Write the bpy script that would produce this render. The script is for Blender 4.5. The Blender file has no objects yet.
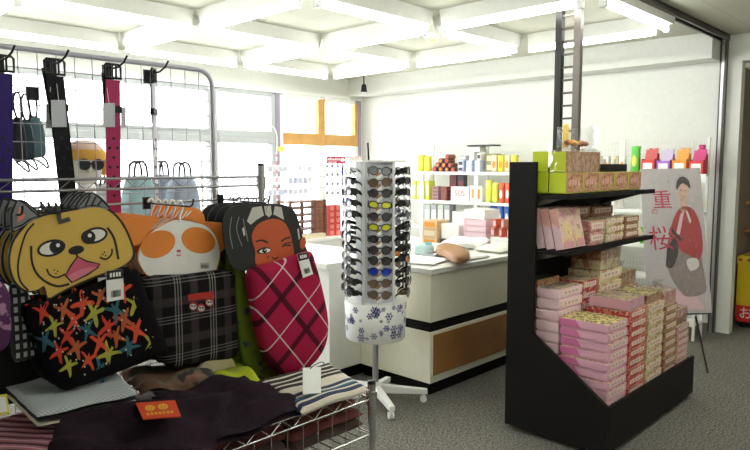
import bpy, math, random
from mathutils import Vector, Matrix
from math import sin, cos, pi, radians as R

# ------------------------------------------------------------------ camera, world, exposure
scene = bpy.context.scene
col = scene.collection
EYE = 1.5
PITCH, YAW, FPX = 0.0911, 0.7643, 650.0
FW = Vector((cos(PITCH) * cos(YAW), cos(PITCH) * sin(YAW), -sin(PITCH)))
RT = Vector((sin(YAW), -cos(YAW), 0))
UPV = RT.cross(FW)
cam_data = bpy.data.cameras.new('camera')
cam_data.sensor_width = 36.0
cam_data.lens = 36.0 * FPX / 750.0
cam_data.clip_start = 0.05
cam = bpy.data.objects.new('camera', cam_data)
cam.matrix_world = Matrix(((RT.x, UPV.x, -FW.x, 0), (RT.y, UPV.y, -FW.y, 0), (RT.z, UPV.z, -FW.z, EYE), (0, 0, 0, 1)))
col.objects.link(cam)
scene.camera = cam

world = bpy.data.worlds.new('daylight')
scene.world = world
world.use_nodes = True
wbg = world.node_tree.nodes['Background']
wbg.inputs['Color'].default_value = (0.93, 0.96, 1.0, 1)
wbg.inputs['Strength'].default_value = 3.2

TUBE_POWER = 9.0
scene.view_settings.view_transform = 'Standard'
scene.view_settings.look = 'None'
scene.view_settings.gamma = 1.0
scene.view_settings.use_curve_mapping = False
scene.view_settings.exposure = 1.4
scene.cycles.max_bounces = 10
scene.cycles.diffuse_bounces = 6
scene.cycles.transparent_max_bounces = 16
scene.cycles.sample_clamp_indirect = 6.0

# ------------------------------------------------------------------ measuring helpers (photo pixel -> point on a plane of the room)
CP = Vector((0, 0, EYE))
def ray(x, y): return FW + RT * ((x - 375) / FPX) + UPV * ((225 - y) / FPX)
def onx(x, y, X): d = ray(x, y); return CP + d * (X / d.x)
def ony(x, y, Y): d = ray(x, y); return CP + d * (Y / d.y)
def onz(x, y, Z): d = ray(x, y); return CP + d * ((Z - EYE) / d.z)

# ------------------------------------------------------------------ mesh builder
class MB:
    def __init__(self): self.v = []; self.f = []; self.m = []; self.s = []
    def add(self, vs, fs, m=0, smooth=False):
        o = len(self.v)
        self.v += [tuple(p) for p in vs]
        for f in fs:
            self.f.append([i + o for i in f]); self.m.append(m); self.s.append(smooth)
        return self
    def box(self, x0, x1, y0, y1, z0, z1, m=0, M=None):
        vs = [Vector(p) for p in ((x0, y0, z0), (x1, y0, z0), (x1, y1, z0), (x0, y1, z0), (x0, y0, z1), (x1, y0, z1), (x1, y1, z1), (x0, y1, z1))]
        if M: vs = [M @ p for p in vs]
        return self.add(vs, [(3, 2, 1, 0), (4, 5, 6, 7), (0, 1, 5, 4), (1, 2, 6, 5), (2, 3, 7, 6), (3, 0, 4, 7)], m)
    def prism(self, pts, off, m=0, mside=None, smooth=False):
        n = len(pts); pts = [Vector(p) for p in pts]; off = Vector(off)
        q = [p + off for p in pts]
        self.add(pts + q, [list(range(n))[::-1], list(range(n, 2 * n))], m)
        self.add(pts + q, [(i, (i + 1) % n, (i + 1) % n + n, i + n) for i in range(n)], m if mside is None else mside, smooth)
        return self
    def poly(self, pts, m=0): return self.add(pts, [list(range(len(pts)))], m)
    def tube(self, path, r, n=8, m=0, closed=False, smooth=True):
        P = [Vector(p) for p in path]; k = len(P)
        rs = r if isinstance(r, (list, tuple)) else [r] * k
        up = None; rings = []
        for i in range(k):
            if closed: t = P[(i + 1) % k] - P[i - 1]
            else: t = P[min(i + 1, k - 1)] - P[max(i - 1, 0)]
            if t.length < 1e-9: t = Vector((0, 0, 1))
            t.normalize()
            if up is None: up = Vector((0, 0, 1)) if abs(t.z) < 0.9 else Vector((1, 0, 0))
            a = t.cross(up)
            if a.length < 1e-6: a = t.cross(Vector((0, 1, 0)))
            a.normalize(); b = a.cross(t).normalized(); up = b
            rings.append([P[i] + (a * cos(2 * pi * j / n) + b * sin(2 * pi * j / n)) * rs[i] for j in range(n)])
        vs = [p for rg in rings for p in rg]; fs = []
        for i in range(k if closed else k - 1):
            for j in range(n):
                A, B = i * n, ((i + 1) % k) * n
                fs.append((A + j, A + (j + 1) % n, B + (j + 1) % n, B + j))
        self.add(vs, fs, m, smooth)
        if not closed:
            self.add(rings[0], [list(range(n))[::-1]], m); self.add(rings[-1], [list(range(n))], m)
        return self
    def lathe(self, prof, c=(0, 0, 0), n=24, m=0, smooth=True):
        c = Vector(c); vs = []; fs = []; k = len(prof)
        for r, z in prof:
            for j in range(n): vs.append(c + Vector((r * cos(2 * pi * j / n), r * sin(2 * pi * j / n), z)))
        for i in range(k - 1):
            for j in range(n): fs.append((i * n + j, i * n + (j + 1) % n, (i + 1) * n + (j + 1) % n, (i + 1) * n + j))
        self.add(vs, fs, m, smooth)
        self.add(vs[:n], [list(range(n))[::-1]], m); self.add(vs[-n:], [list(range(n))], m)
        return self
    def ball(self, c, r, n=14, k=9, m=0):
        if not isinstance(r, (list, tuple)): r = (r, r, r)
        c = Vector(c); vs = []; fs = []
        for i in range(k + 1):
            a = pi * i / k
            for j in range(n): vs.append(c + Vector((r[0] * sin(a) * cos(2 * pi * j / n), r[1] * sin(a) * sin(2 * pi * j / n), r[2] * cos(a))))
        for i in range(k):
            for j in range(n): fs.append((i * n + j, (i + 1) * n + j, (i + 1) * n + (j + 1) % n, i * n + (j + 1) % n))
        return self.add(vs, fs, m, True)
    def pillow(self, outline, thick, axis, m=0, back=0.3, prof=None):
        """soft padded shape: outline (3D, planar), bulging along axis (unit) by thick in front and back*thick behind"""
        O = [Vector(p) for p in outline]; n = len(O); c = sum(O, Vector()) / n; ax = Vector(axis)
        steps = prof or [(1, 0), (.985, .45), (.95, .72), (.86, .9), (.7, .98), (.4, 1.0)]
        for sgn in (1, -back):
            vs = []; fs = []
            for s, h in steps: vs += [c + (p - c) * s + ax * (thick * h * sgn) for p in O]
            for i in range(len(steps) - 1):
                for j in range(n):
                    q = (i * n + j, i * n + (j + 1) % n, (i + 1) * n + (j + 1) % n, (i + 1) * n + j)
                    fs.append(q if sgn > 0 else q[::-1])
            vs.append(c + ax * (thick * sgn)); b = (len(steps) - 1) * n
            for j in range(n):
                q = (b + j, b + (j + 1) % n, len(vs) - 1); fs.append(q if sgn > 0 else q[::-1])
            self.add(vs, fs, m, True)
        return self
    def cloth(self, c4, th, nx=24, ny=16, wav=None, m=0, folds=1, edge=0.12):
        """soft folded fabric over quad c4 (00,10,11,01), rounded edges; folds = visible layers"""
        a, b, c, d = [Vector(p) for p in c4]
        up = (b - a).cross(d - a).normalized()
        if up.z < 0: up = -up
        def P(s, t):
            p = (a * (1 - s) + b * s) * (1 - t) + (d * (1 - s) + c * s) * t
            if wav: p = p + up * wav(s, t)
            return p
        for L in range(folds):
            h0, h1 = th * L / folds, th * (L + 1) / folds; hm = (h0 + h1) / 2; hh = (h1 - h0) / 2
            top = []; bot = []
            for j in range(ny + 1):
                for i in range(nx + 1):
                    s, t = i / nx, j / ny
                    e = min(s, 1 - s, t, 1 - t) / edge
                    k = 1.0 if e >= 1 else math.sqrt(max(0, 1 - (1 - e) ** 2))
                    p = P(s, t)
                    top.append(p + up * (hm + hh * k)); bot.append(p + up * (hm - hh * k))
            W = nx + 1; fs = [(j * W + i, j * W + i + 1, (j + 1) * W + i + 1, (j + 1) * W + i) for j in range(ny) for i in range(nx)]
            mm = m[L % len(m)] if isinstance(m, (list, tuple)) else m
            self.add(top, fs, mm, True); self.add(bot, [f[::-1] for f in fs], mm, True)
        return self
    def build(self, name, mats, parent=None, origin=None, bevel=0.0, sub=0):
        if not isinstance(mats, (list, tuple)): mats = [mats]
        o0 = Vector(origin) if origin is not None else (WLOC.get(parent.name, Vector((0, 0, 0))) if parent else Vector((0, 0, 0)))
        me = bpy.data.meshes.new(name)
        me.from_pydata([tuple(Vector(p) - o0) for p in self.v], [], self.f)
        for mt in mats: me.materials.append(mt)
        me.polygons.foreach_set('material_index', self.m)
        me.polygons.foreach_set('use_smooth', self.s)
        me.update()
        ob = bpy.data.objects.new(name, me); col.objects.link(ob)
        if parent: ob.parent = parent
        else: ob.location = o0
        WLOC[ob.name] = o0
        if bevel:
            md = ob.modifiers.new('soft_edges', 'BEVEL'); md.width = bevel; md.segments = 2; md.limit_method = 'ANGLE'
        if sub:
            md = ob.modifiers.new('smooth', 'SUBSURF'); md.levels = sub; md.render_levels = sub
        return ob
WLOC = {}

def tag(o, label, cat, group=None, kind=None):
    if label: o['label'] = label
    if cat: o['category'] = cat
    if group: o['group'] = group
    if kind: o['kind'] = kind
    return o
def thing(name, label, cat, loc=(0, 0, 0), group=None, rz=0):
    o = bpy.data.objects.new(name, None); o.empty_display_size = 0.05; col.objects.link(o)
    o.location = loc; o.rotation_euler = (0, 0, rz); WLOC[o.name] = Vector(loc)
    return tag(o, label, cat, group)
def solo(name, label, cat, mb, mats, loc=(0, 0, 0), group=None, bevel=0, sub=0):
    return tag(mb.build(name, mats, None, loc, bevel, sub), label, cat, group)
def struct(name, mb, mats, bevel=0, parent=None):
    o = mb.build(name, mats, parent, None, bevel); o['kind'] = 'structure'; return o
def children(o): return [c for c in bpy.data.objects if c.parent == o]
def dup(root, loc, label, group=None, rot=None, mats=None):
    r = root.copy(); col.objects.link(r); r.location = loc; r['label'] = label
    if group: r['group'] = group
    if rot is not None: r.rotation_euler = rot
    for ch in KIDS(root):
        c = ch.copy(); col.objects.link(c); c.parent = r
        for g in KIDS(ch):
            d = g.copy(); col.objects.link(d); d.parent = c
    return r
def KIDS(o): return list(o.children)
def smooth_closed(pts, k=6):
    n = len(pts); out = []
    for i in range(n):
        p0, p1, p2, p3 = [Vector((*pts[(i + d) % n],)) for d in (-1, 0, 1, 2)]
        for j in range(k):
            t = j / k
            out.append(0.5 * (2 * p1 + (p2 - p0) * t + (2 * p0 - 5 * p1 + 4 * p2 - p3) * t * t + (3 * p1 - p0 - 3 * p2 + p3) * t ** 3))
    return [tuple(p) for p in out]
def smooth_open(pts, k=6):
    P = [pts[0]] + list(pts) + [pts[-1]]; out = []
    for i in range(len(pts) - 1):
        p0, p1, p2, p3 = [Vector(P[i + d]) for d in range(4)]
        for j in range(k):
            t = j / k
            out.append(tuple(0.5 * (2 * p1 + (p2 - p0) * t + (2 * p0 - 5 * p1 + 4 * p2 - p3) * t * t + (3 * p1 - p0 - 3 * p2 + p3) * t ** 3)))
    return out + [tuple(pts[-1])]
def ell(cx, cy, rx, ry, rot=0, n=22):
    a = R(rot); return [(cx + rx * cos(t) * cos(a) - ry * sin(t) * sin(a), cy + rx * cos(t) * sin(a) + ry * sin(t) * cos(a)) for t in [2 * pi * i / n for i in range(n)]]
def ribbon2(pts, w, taper=False):
    """closed outline of a stroke along 2D pts with width w"""
    P = [Vector(p) for p in smooth_open([(x, y) for x, y in pts], 5)] if len(pts) > 2 else [Vector(p) for p in pts]
    L = []; Rr = []
    for i, p in enumerate(P):
        t = P[min(i + 1, len(P) - 1)] - P[max(i - 1, 0)]; t.normalize(); nrm = Vector((-t.y, t.x))
        ww = w / 2 * (1 if not taper else max(.25, sin(pi * (i + .6) / (len(P) + .2))))
        L.append(tuple(p + nrm * ww)); Rr.append(tuple(p - nrm * ww))
    return L + Rr[::-1]

# ------------------------------------------------------------------ materials
MATS = {}
def mat(name, c, rough=0.6, metal=0.0, var=0.06, scale=25.0, bump=0.0, bscale=150.0, spec=0.5, emit=None, sheen=0.0, coat=0.0):
    if name in MATS: return MATS[name]
    m = bpy.data.materials.new(name); m.use_nodes = True; MATS[name] = m
    nt = m.node_tree; b = nt.nodes['Principled BSDF']
    b.inputs['Base Color'].default_value = (*c, 1); b.inputs['Roughness'].default_value = rough
    b.inputs['Metallic'].default_value = metal; b.inputs['Specular IOR Level'].default_value = spec
    if sheen: b.inputs['Sheen Weight'].default_value = sheen
    if coat: b.inputs['Coat Weight'].default_value = coat
    if emit:
        b.inputs['Emission Color'].default_value = (*emit[0], 1); b.inputs['Emission Strength'].default_value = emit[1]
    tc = nt.nodes.new('ShaderNodeTexCoord')
    if var:
        nz = nt.nodes.new('ShaderNodeTexNoise'); nz.inputs['Scale'].default_value = scale; nz.inputs['Detail'].default_value = 3
        nt.links.new(tc.outputs['Object'], nz.inputs['Vector'])
        mx = nt.nodes.new('ShaderNodeMix'); mx.data_type = 'RGBA'
        mx.inputs['A'].default_value = (*[max(0, x * (1 - var)) for x in c], 1); mx.inputs['B'].default_value = (*[min(1, x * (1 + var)) for x in c], 1)
        nt.links.new(nz.outputs['Fac'], mx.inputs['Factor']); nt.links.new(mx.outputs['Result'], b.inputs['Base Color'])
    if bump:
        nb = nt.nodes.new('ShaderNodeTexNoise'); nb.inputs['Scale'].default_value = bscale
        nt.links.new(tc.outputs['Object'], nb.inputs['Vector'])
        bp = nt.nodes.new('ShaderNodeBump'); bp.inputs['Strength'].default_value = bump; bp.inputs['Distance'].default_value = 0.004
        nt.links.new(nb.outputs['Fac'], bp.inputs['Height']); nt.links.new(bp.outputs['Normal'], b.inputs['Normal'])
    return m

class NG:
    """small helper for pattern materials"""
    def __init__(self, name, base, rough=0.7, sheen=0.0, spec=0.3, coat=0.0):
        self.m = bpy.data.materials.new(name); self.m.use_nodes = True; self.nt = self.m.node_tree
        self.b = self.nt.nodes['Principled BSDF']; self.b.inputs['Roughness'].default_value = rough
        self.b.inputs['Specular IOR Level'].default_value = spec; self.b.inputs['Sheen Weight'].default_value = sheen
        self.b.inputs['Coat Weight'].default_value = coat
        tc = self.nt.nodes.new('ShaderNodeTexCoord'); self.obj = tc.outputs['Object']
        sp = self.nt.nodes.new('ShaderNodeSeparateXYZ'); self.nt.links.new(self.obj, sp.inputs[0])
        self.x, self.y, self.z = sp.outputs
        rgb = self.nt.nodes.new('ShaderNodeRGB'); rgb.outputs[0].default_value = (*base, 1); self.c = rgb.outputs[0]
    def lin(self, a, b): self.nt.links.new(a, b)
    def math(self, op, a, b=None):
        n = self.nt.nodes.new('ShaderNodeMath'); n.operation = op
        for i, q in enumerate((a, b)):
            if q is None: continue
            if isinstance(q, (int, float)): n.inputs[i].default_value = q
            else: self.lin(q, n.inputs[i])
        return n.outputs[0]
    def comb(self, kx, ky, kz):
        r = None
        for k, s in ((kx, self.x), (ky, self.y), (kz, self.z)):
            if k:
                t = self.math('MULTIPLY', s, k); r = t if r is None else self.math('ADD', r, t)
        return r
    def stripe(self, coord, period, width, off=0.0):
        t = self.math('FRACT', self.math('ADD', self.math('DIVIDE', coord, period), 100.0 + off))
        return self.math('LESS_THAN', t, width)
    def over(self, colr, mask, amt=1.0):
        mx = self.nt.nodes.new('ShaderNodeMix'); mx.data_type = 'RGBA'
        if amt != 1.0: mask = self.math('MULTIPLY', mask, amt)
        self.lin(mask, mx.inputs['Factor']); self.lin(self.c, mx.inputs['A'])
        if isinstance(colr, tuple): mx.inputs['B'].default_value = (*colr, 1)
        else: self.lin(colr, mx.inputs['B'])
        self.c = mx.outputs['Result']; return self
    def noise_mask(self, scale, thr, w=0.03, detail=2, kind='noise'):
        nz = self.nt.nodes.new('ShaderNodeTexNoise' if kind == 'noise' else 'ShaderNodeTexVoronoi'); nz.inputs['Scale'].default_value = scale
        if kind == 'noise': nz.inputs['Detail'].default_value = detail
        self.lin(self.obj, nz.inputs['Vector'])
        o = nz.outputs['Fac'] if kind == 'noise' else nz.outputs['Distance']
        mr = self.nt.nodes.new('ShaderNodeMapRange'); mr.inputs['From Min'].default_value = thr - w; mr.inputs['From Max'].default_value = thr + w
        self.lin(o, mr.inputs['Value']); return mr.outputs['Result']
    def shift(self, vec):
        mp = self.nt.nodes.new('ShaderNodeMapping'); mp.inputs['Location'].default_value = vec; self.lin(self.obj, mp.inputs['Vector']); self.obj = mp.outputs['Vector']; return self
    def bump(self, mask, strength=0.3, dist=0.003):
        bp = self.nt.nodes.new('ShaderNodeBump'); bp.inputs['Strength'].default_value = strength; bp.inputs['Distance'].default_value = dist
        self.lin(mask, bp.inputs['Height']); self.lin(bp.outputs['Normal'], self.b.inputs['Normal']); return self
    def done(self): self.lin(self.c, self.b.inputs['Base Color']); MATS[self.m.name] = self.m; return self.m

M_white = mat('white_paint', (.84, .84, .80), .55)
M_wall = mat('wall_cream_paint', (.71, .72, .67), .8, bump=.05)
M_offwhite = mat('counter_cream_laminate', (.88, .85, .68), .45)
M_black = mat('black_laminate', (.008, .007, .006), .6, spec=.18)
M_blackplastic = mat('black_plastic', (.007, .007, .009), .35, spec=.3)
M_chrome = mat('chrome_wire', (.72, .72, .72), .22, 1.0, var=.03)
M_steel = mat('brushed_steel', (.5, .5, .52), .35, 1.0)
M_rail = mat('dull_rail_steel', (.30, .30, .31), .4, .85)
M_greywire = mat('grey_coated_wire', (.50, .49, .56), .45)
M_darkmetal = mat('dark_bronze_metal', (.10, .085, .075), .4, .6)
M_whiteplastic = mat('white_plastic', (.85, .85, .83), .4)
M_ink = mat('black_ink', (.01, .01, .01), .6)
M_paper = mat('white_paper', (.86, .86, .84), .7)
M_tube = mat('fluorescent_tube', (.9, .9, .9), .4, var=0, emit=((0.975, 1.0, 0.945), TUBE_POWER))
M_clear = bpy.data.materials.new('clear_plastic_film'); M_clear.use_nodes = True
nt = M_clear.node_tree; nt.nodes.clear()
_o = nt.nodes.new('ShaderNodeOutputMaterial'); _t = nt.nodes.new('ShaderNodeBsdfTransparent'); _g = nt.nodes.new('ShaderNodeBsdfGlossy'); _x = nt.nodes.new('ShaderNodeMixShader')
_fr = nt.nodes.new('ShaderNodeLayerWeight'); _fr.inputs['Blend'].default_value = 0.35
_nz = nt.nodes.new('ShaderNodeTexNoise'); _nz.inputs['Scale'].default_value = 28; _bp = nt.nodes.new('ShaderNodeBump'); _bp.inputs['Strength'].default_value = 0.6; _bp.inputs['Distance'].default_value = .02
_tc = nt.nodes.new('ShaderNodeTexCoord'); nt.links.new(_tc.outputs['Object'], _nz.inputs['Vector']); nt.links.new(_nz.outputs['Fac'], _bp.inputs['Height']); nt.links.new(_bp.outputs['Normal'], _g.inputs['Normal']); nt.links.new(_bp.outputs['Normal'], _fr.inputs['Normal'])
_g.inputs['Roughness'].default_value = .08; _t.inputs['Color'].default_value = (.96, .96, .96, 1)
_mt = nt.nodes.new('ShaderNodeMath'); _mt.operation = 'MULTIPLY'; _mt.inputs[1].default_value = .32
nt.links.new(_fr.outputs['Fresnel'], _mt.inputs[0]); nt.links.new(_mt.outputs[0], _x.inputs['Fac'])
nt.links.new(_t.outputs[0], _x.inputs[1]); nt.links.new(_g.outputs[0], _x.inputs[2]); nt.links.new(_x.outputs[0], _o.inputs['Surface'])
M_glass = bpy.data.materials.new('window_glass'); M_glass.use_nodes = True
nt = M_glass.node_tree; nt.nodes.clear()
_o = nt.nodes.new('ShaderNodeOutputMaterial'); _t = nt.nodes.new('ShaderNodeBsdfTransparent'); _g = nt.nodes.new('ShaderNodeBsdfGlossy'); _x = nt.nodes.new('ShaderNodeMixShader')
_fr = nt.nodes.new('ShaderNodeLayerWeight'); _fr.inputs['Blend'].default_value = 0.15; _g.inputs['Roughness'].default_value = .02
nt.links.new(_fr.outputs['Fresnel'], _x.inputs['Fac']); nt.links.new(_t.outputs[0], _x.inputs[1]); nt.links.new(_g.outputs[0], _x.inputs[2]); nt.links.new(_x.outputs[0], _o.inputs['Surface'])

# carpet
g = NG('grey_loop_carpet', (.19, .18, .155), .95, spec=.1)
g.over((.06, .055, .048), g.noise_mask(75, .52, .07, 4), .85); g.over((.35, .335, .29), g.noise_mask(95, .59, .05, 4), .8)
g.over((.12, .11, .10), g.noise_mask(1.6, .5, .2), .3); g.bump(g.noise_mask(120, .5, .3), .3, .005); M_carpet = g.done()
# ceiling boards
g = NG('cream_ceiling_board', (.57, .57, .47), .9)
for cx in (g.x, g.y): g.over((.42, .40, .33), g.stripe(cx, 0.91, 0.008, .3))
g.over((.53, .53, .43), g.noise_mask(90, .55, .1), .5); M_ceiling = g.done()

# ------------------------------------------------------------------ structure
XB, YW, ZC, YP = 6.3, 6.28, 2.63, 1.80
struct('floor', MB().box(-2.5, 8.2, -2.5, 6.5, -.1, 0), M_carpet)
struct('ceiling', MB().box(-2.5, 8.2, -2.5, 6.5, ZC, ZC + .1), M_ceiling)
struct('wall_back', MB().box(XB, XB + .15, YP - .1, 6.5, 0, ZC), M_wall)
struct('trim_1', MB().box(XB - .26, XB, YP + .03, YW, 2.41, ZC), M_wall)                         # beam on the back wall
M_dim = mat('far_wall_paint', (.74, .72, .64), .85)
struct('wall_left', MB().box(-2.5, -2.4, -2.5, 6.5, 0, ZC), M_dim)
struct('wall_near', MB().box(-2.5, 8.2, -2.5, -2.4, 0, ZC), M_dim)
struct('wall_right', MB().box(8.1, 8.2, -2.5, 6.5, 0, ZC), M_dim)
# opening right of the glass partition track: pillar, lintel, brown back
M_taupe = mat('taupe_panel', (.30, .24, .18), .8)
pil = MB().box(XB, XB + .1, 1.66, YP - .1, 0, ZC); pil.box(XB, XB + .1, -2.4, 1.66, 2.40, ZC); pil.box(XB, XB + .1, -2.4, .2, 0, 2.40)
struct('trim_2', pil, M_wall)
struct('wall_alcove', MB().box(7.2, 7.25, .2, 1.8, 0, 2.4).box(XB + .15, 7.2, 1.75, 1.8, 0, 2.4), M_taupe)
# track along the ceiling and its end post
tr = MB().box(1.2, XB, YP - .035, YP - .02, ZC - .05, ZC); tr.box(1.2, XB, YP + .02, YP + .035, ZC - .05, ZC); tr.box(1.2, XB, YP - .035, YP + .035, ZC - .012, ZC - .002)
struct('trim_3', tr, mat('bronze_track', (.09, .08, .07), .4, .5))
po = MB().box(XB - .045, XB - .002, YP - .028, YP - .01, 0, ZC - .02, 0).box(XB - .05, XB - .002, YP - .01, YP + .012, 0, ZC - .02, 1).box(XB - .045, XB - .002, YP + .012, YP + .026, 0, ZC - .02, 0)
struct('trim_4', po, [MATS['bronze_track'], M_steel])
struct('baseboard_back', MB().box(XB - .012, XB, YP + .03, YW, 0, .07), mat('brown_skirting', (.16, .12, .09), .6))

# window wall: sill wall, header, mullions
hd = MB().box(-2.5, 6.5, YW, YW + .15, 2.36, ZC); hd.box(-2.5, 6.5, YW, YW + .15, 0, .55); hd.box(6.24, 6.5, YW, YW + .15, .55, 2.36)
struct('wall_window', hd, M_wall)
M_alu = mat('pale_aluminium', (.42, .44, .45), .5)
M_woodsash = mat('honey_wood_sash', (.62, .34, .10), .5, var=.25, scale=8)
def window(n, x0, x1, wood):
    fm = M_woodsash if wood else M_alu
    w = .055
    f = MB(); lo = 1 if wood else 0
    for a, b in ((x0, x0 + w), (x1 - w, x1)): f.box(a, b, YW - .02, YW + .07, 1.755, 2.34, 1 if n == 6 and a == x0 else 0); f.box(a, b, YW - .02, YW + .07, .55, 1.755, lo)
    f.box(x0 + w, x1 - w, YW - .02, YW + .07, .55, .61, lo); f.box(x0 + w, x1 - w, YW - .02, YW + .07, 2.31, 2.36, lo)
    f.box(x0 + w, x1 - w, YW - .03, YW + .07, 1.755, 1.90)
    if not wood: f.box(x0 + w, x1 - w, YW - .045, YW - .03, 1.76, 1.83)
    o = struct('window_%d' % n, f, [fm, M_white], .004)
    p = MB().box(x0 + w, x1 - w, YW + .03, YW + .036, .61, 1.755).box(x0 + w, x1 - w, YW + .03, YW + .036, 1.90, 2.31)
    p.build('pane', M_glass, o, (0, 0, 0)); return o
edges = [-.9, .35, 1.6, 2.85, 3.97, 4.82]
for i in range(5): window(i + 1, edges[i], edges[i + 1], False)
window(6, 4.88, 5.56, True); window(7, 5.56, 6.2, True)
struct('trim_5', MB().box(4.82, 4.88, YW - .03, YW + .1, .55, 2.36).box(6.2, 6.24, YW - .04, YW + .1, .55, 2.36), [mat('purple_grey_post', (.30, .26, .34), .5)])
struct('trim_6', MB().box(-2.4, XB - .26, YW - .045, YW, 2.36, 2.40), M_white)
struct('wall_window_left', MB().box(-2.5, -.9, YW, YW + .15, .55, 2.36), M_wall)

# ------------------------------------------------------------------ fluorescent lattice
NX = [.23, 1.45, 2.67, 3.89, 5.11]
NY = [1.84, 3.13, 4.38, 5.60]
ZT = 2.50
def batten():
    t = thing('fluorescent_light', 'x', 'ceiling light')
    L = .53
    MB().prism([(-L, -.072, .129), (-L, .072, .129), (-L, .045, .032), (-L, -.045, .032)], (2 * L, 0, 0)).build('housing', mat('lamp_housing_white', (.62, .62, .57), .5), t, (0, 0, 0))
    MB().tube([(-L + .025, 0, 0), (L - .025, 0, 0)], .016, 10).build('tube', M_tube, t, (0, 0, 0))
    for s in (-1, 1):
        MB().box(s * L - .018, s * L + .018, -.022, .022, -.022, .05).build('lamp_holder', M_whiteplastic, t, (0, 0, 0), .003)
    return t
proto = batten(); first = True
GL = 'fluorescent battens in the ceiling lattice'
ordx = ['first', 'second', 'third', 'fourth', 'fifth']
def place_light(x, y, rz, label):
    global first
    if first:
        proto.location = (x, y, ZT); proto.rotation_euler = (0, 0, rz); proto['label'] = label; proto['group'] = GL; first = False
    else: dup(proto, (x, y, ZT), label, GL, (0, 0, rz))
for j, y in enumerate(NY):
    for i in range(len(NX) - 1):
        if j == 0 and i < 3: continue
        if j == 1 and i < 1: continue
        nm = {0: 'fourth lattice row from the windows, over the tall track', 1: 'third lattice row off the windows', 2: 'second lattice row from the windows', 3: 'lattice row nearest the windows'}[j]
        k = 3 - i
        nm2 = ['end nearest the back wall', 'second from the back wall', 'third from the back wall', 'fourth from the back wall'][k]
        lab = 'white batten light along the %s, %s' % (nm, nm2)
        if j == 0: lab = 'bright fluorescent batten beside the dark ceiling track'
        place_light((NX[i] + NX[i + 1]) / 2, y, 0, lab)
for i, x in enumerate(NX):
    for j in range(len(NY) - 1):
        if i < 1 or (i == 1 and j < 1): continue
        nm = {1: 'fourth cross row from the back wall', 2: 'third cross row from the back wall', 3: 'second cross row from the back wall', 4: 'cross row nearest the back wall'}[i]
        nm2 = ['far end from the windows', 'middle of the row', 'end towards the windows'][j]
        place_light(x, (NY[j] + NY[j + 1]) / 2, pi / 2, 'white batten light, %s, %s' % (nm, nm2))

# unseen battens added over the near aisle to brighten the foreground
for k, (x, y, rz) in enumerate(((1.5, .6, 0), (2.75, .6, 0), (.4, -1.0, pi / 2), (2.75, -.5, 0), (4.0, -.1, 0), (4.0, .6, 0), (1.5, -.5, 0), (3.375, 1.26, pi / 2), (2.1, 1.25, pi / 2), (2.75, .76, 0), (4.0, .76, 0), (4.0, .06, 0), (2.75, -.34, 0))):
    dup(proto, (x, y, ZT), 'added fill batten over the near aisle, %s one counted from the left wall' % ['third', 'fifth', 'first', 'sixth', 'eighth', 'ninth', 'second', 'seventh', 'fourth', 'fifth twin', 'ninth twin', 'eighth twin', 'sixth twin'][k], 'added fill battens over the near aisle', (0, 0, rz))

# ceiling fittings
p = ony(366, 90, 5.95)
t = thing('ceiling_spotlight', 'small black spotlight hanging at the ceiling corner by the windows', 'spotlight', (5.9, 5.85, ZC))
MB().tube([(5.9, 5.85, ZC), (5.9, 5.85, ZC - .12)], .008).build('stem', M_blackplastic, t)
MB().lathe([(.02, .05), (.03, .04), (.042, -.05), (.036, -.05)], (5.9, 5.85, ZC - .16)).build('lamp_head', M_blackplastic, t)
MB().lathe([(.034, 0), (.034, -.006)], (5.9, 5.85, ZC - .205)).build('lens', M_whiteplastic, t)
d = onz(432, 42, 2.56)
t = thing('smoke_detector', 'round cream smoke detector under the ceiling lattice', 'smoke detector', (d.x, d.y, ZC))
MB().lathe([(.075, 0), (.075, -.02), (.055, -.045)], (d.x, d.y, ZC), 28).build('base', M_offwhite, t)
MB().lathe([(.05, -.04), (.045, -.062), (.02, -.068)], (d.x, d.y, ZC), 24).build('sensor_cap', mat('yellowed_plastic', (.7, .66, .4), .5), t)

# ================================================================== NEAR RACK
XR, YF, YR, ZRIM = 1.362, 1.32, 1.855, 0.83
XL = 0.08
def zigzag(mb, p, q, h, n, r=.0018, m=0):
    P, Q = Vector(p), Vector(q); pts = []
    for i in range(n * 2 + 1):
        c = P.lerp(Q, i / (2 * n)); c.z += h if i % 2 else 0; pts.append(c)
    mb.tube(pts, r, 6, m, smooth=False)
rack = thing('wire_rack', 'chrome wire rack holding hanging bags and a basket of scarves', 'rack', (.72, 1.58, 0))
for x in (XL, XR):
    for y, top in ((YF, .85), (YR, 1.50)):
        m = MB().tube([(x, y, .03), (x, y, top)], .0125, 14)
        for zc in ([.815, .3] + ([1.45] if y == YR else [])): m.tube([(x, y, zc - .03), (x, y, zc + .012)], .0165, 14)
        po_ = m.build('post', M_steel if y == YR else M_chrome, rack)
        MB().lathe([(.0125, .0), (.012, .006), (.006, .009)], (x, y, top), 14).build('cap', M_blackplastic, po_, WLOC[po_.name])
        MB().lathe([(.018, 0), (.018, .012), (.008, .03)], (x, y, 0), 14).build('foot', M_blackplastic, po_, WLOC[po_.name])
def truss(z0, z1, segs, name, r=.003):
    m = MB()
    for p, q, n in segs:
        for z in (z0, z1): m.tube([(*p, z), (*q, z)], r, 8)
        zigzag(m, (*p, z0), (*q, z0), z1 - z0, n)
    return m.build(name, M_rail if name == 'top_rail' else M_chrome, rack)
ring = [((XL, YF), (XR, YF), 17), ((XR, YF), (XR, YR), 7), ((XL, YR), (XR, YR), 17), ((XL, YF), (XL, YR), 7)]
truss(.803, .833, ring, 'basket_rim')
truss(1.432, 1.462, [ring[2]], 'top_rail', .0042)
m = MB()
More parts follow.
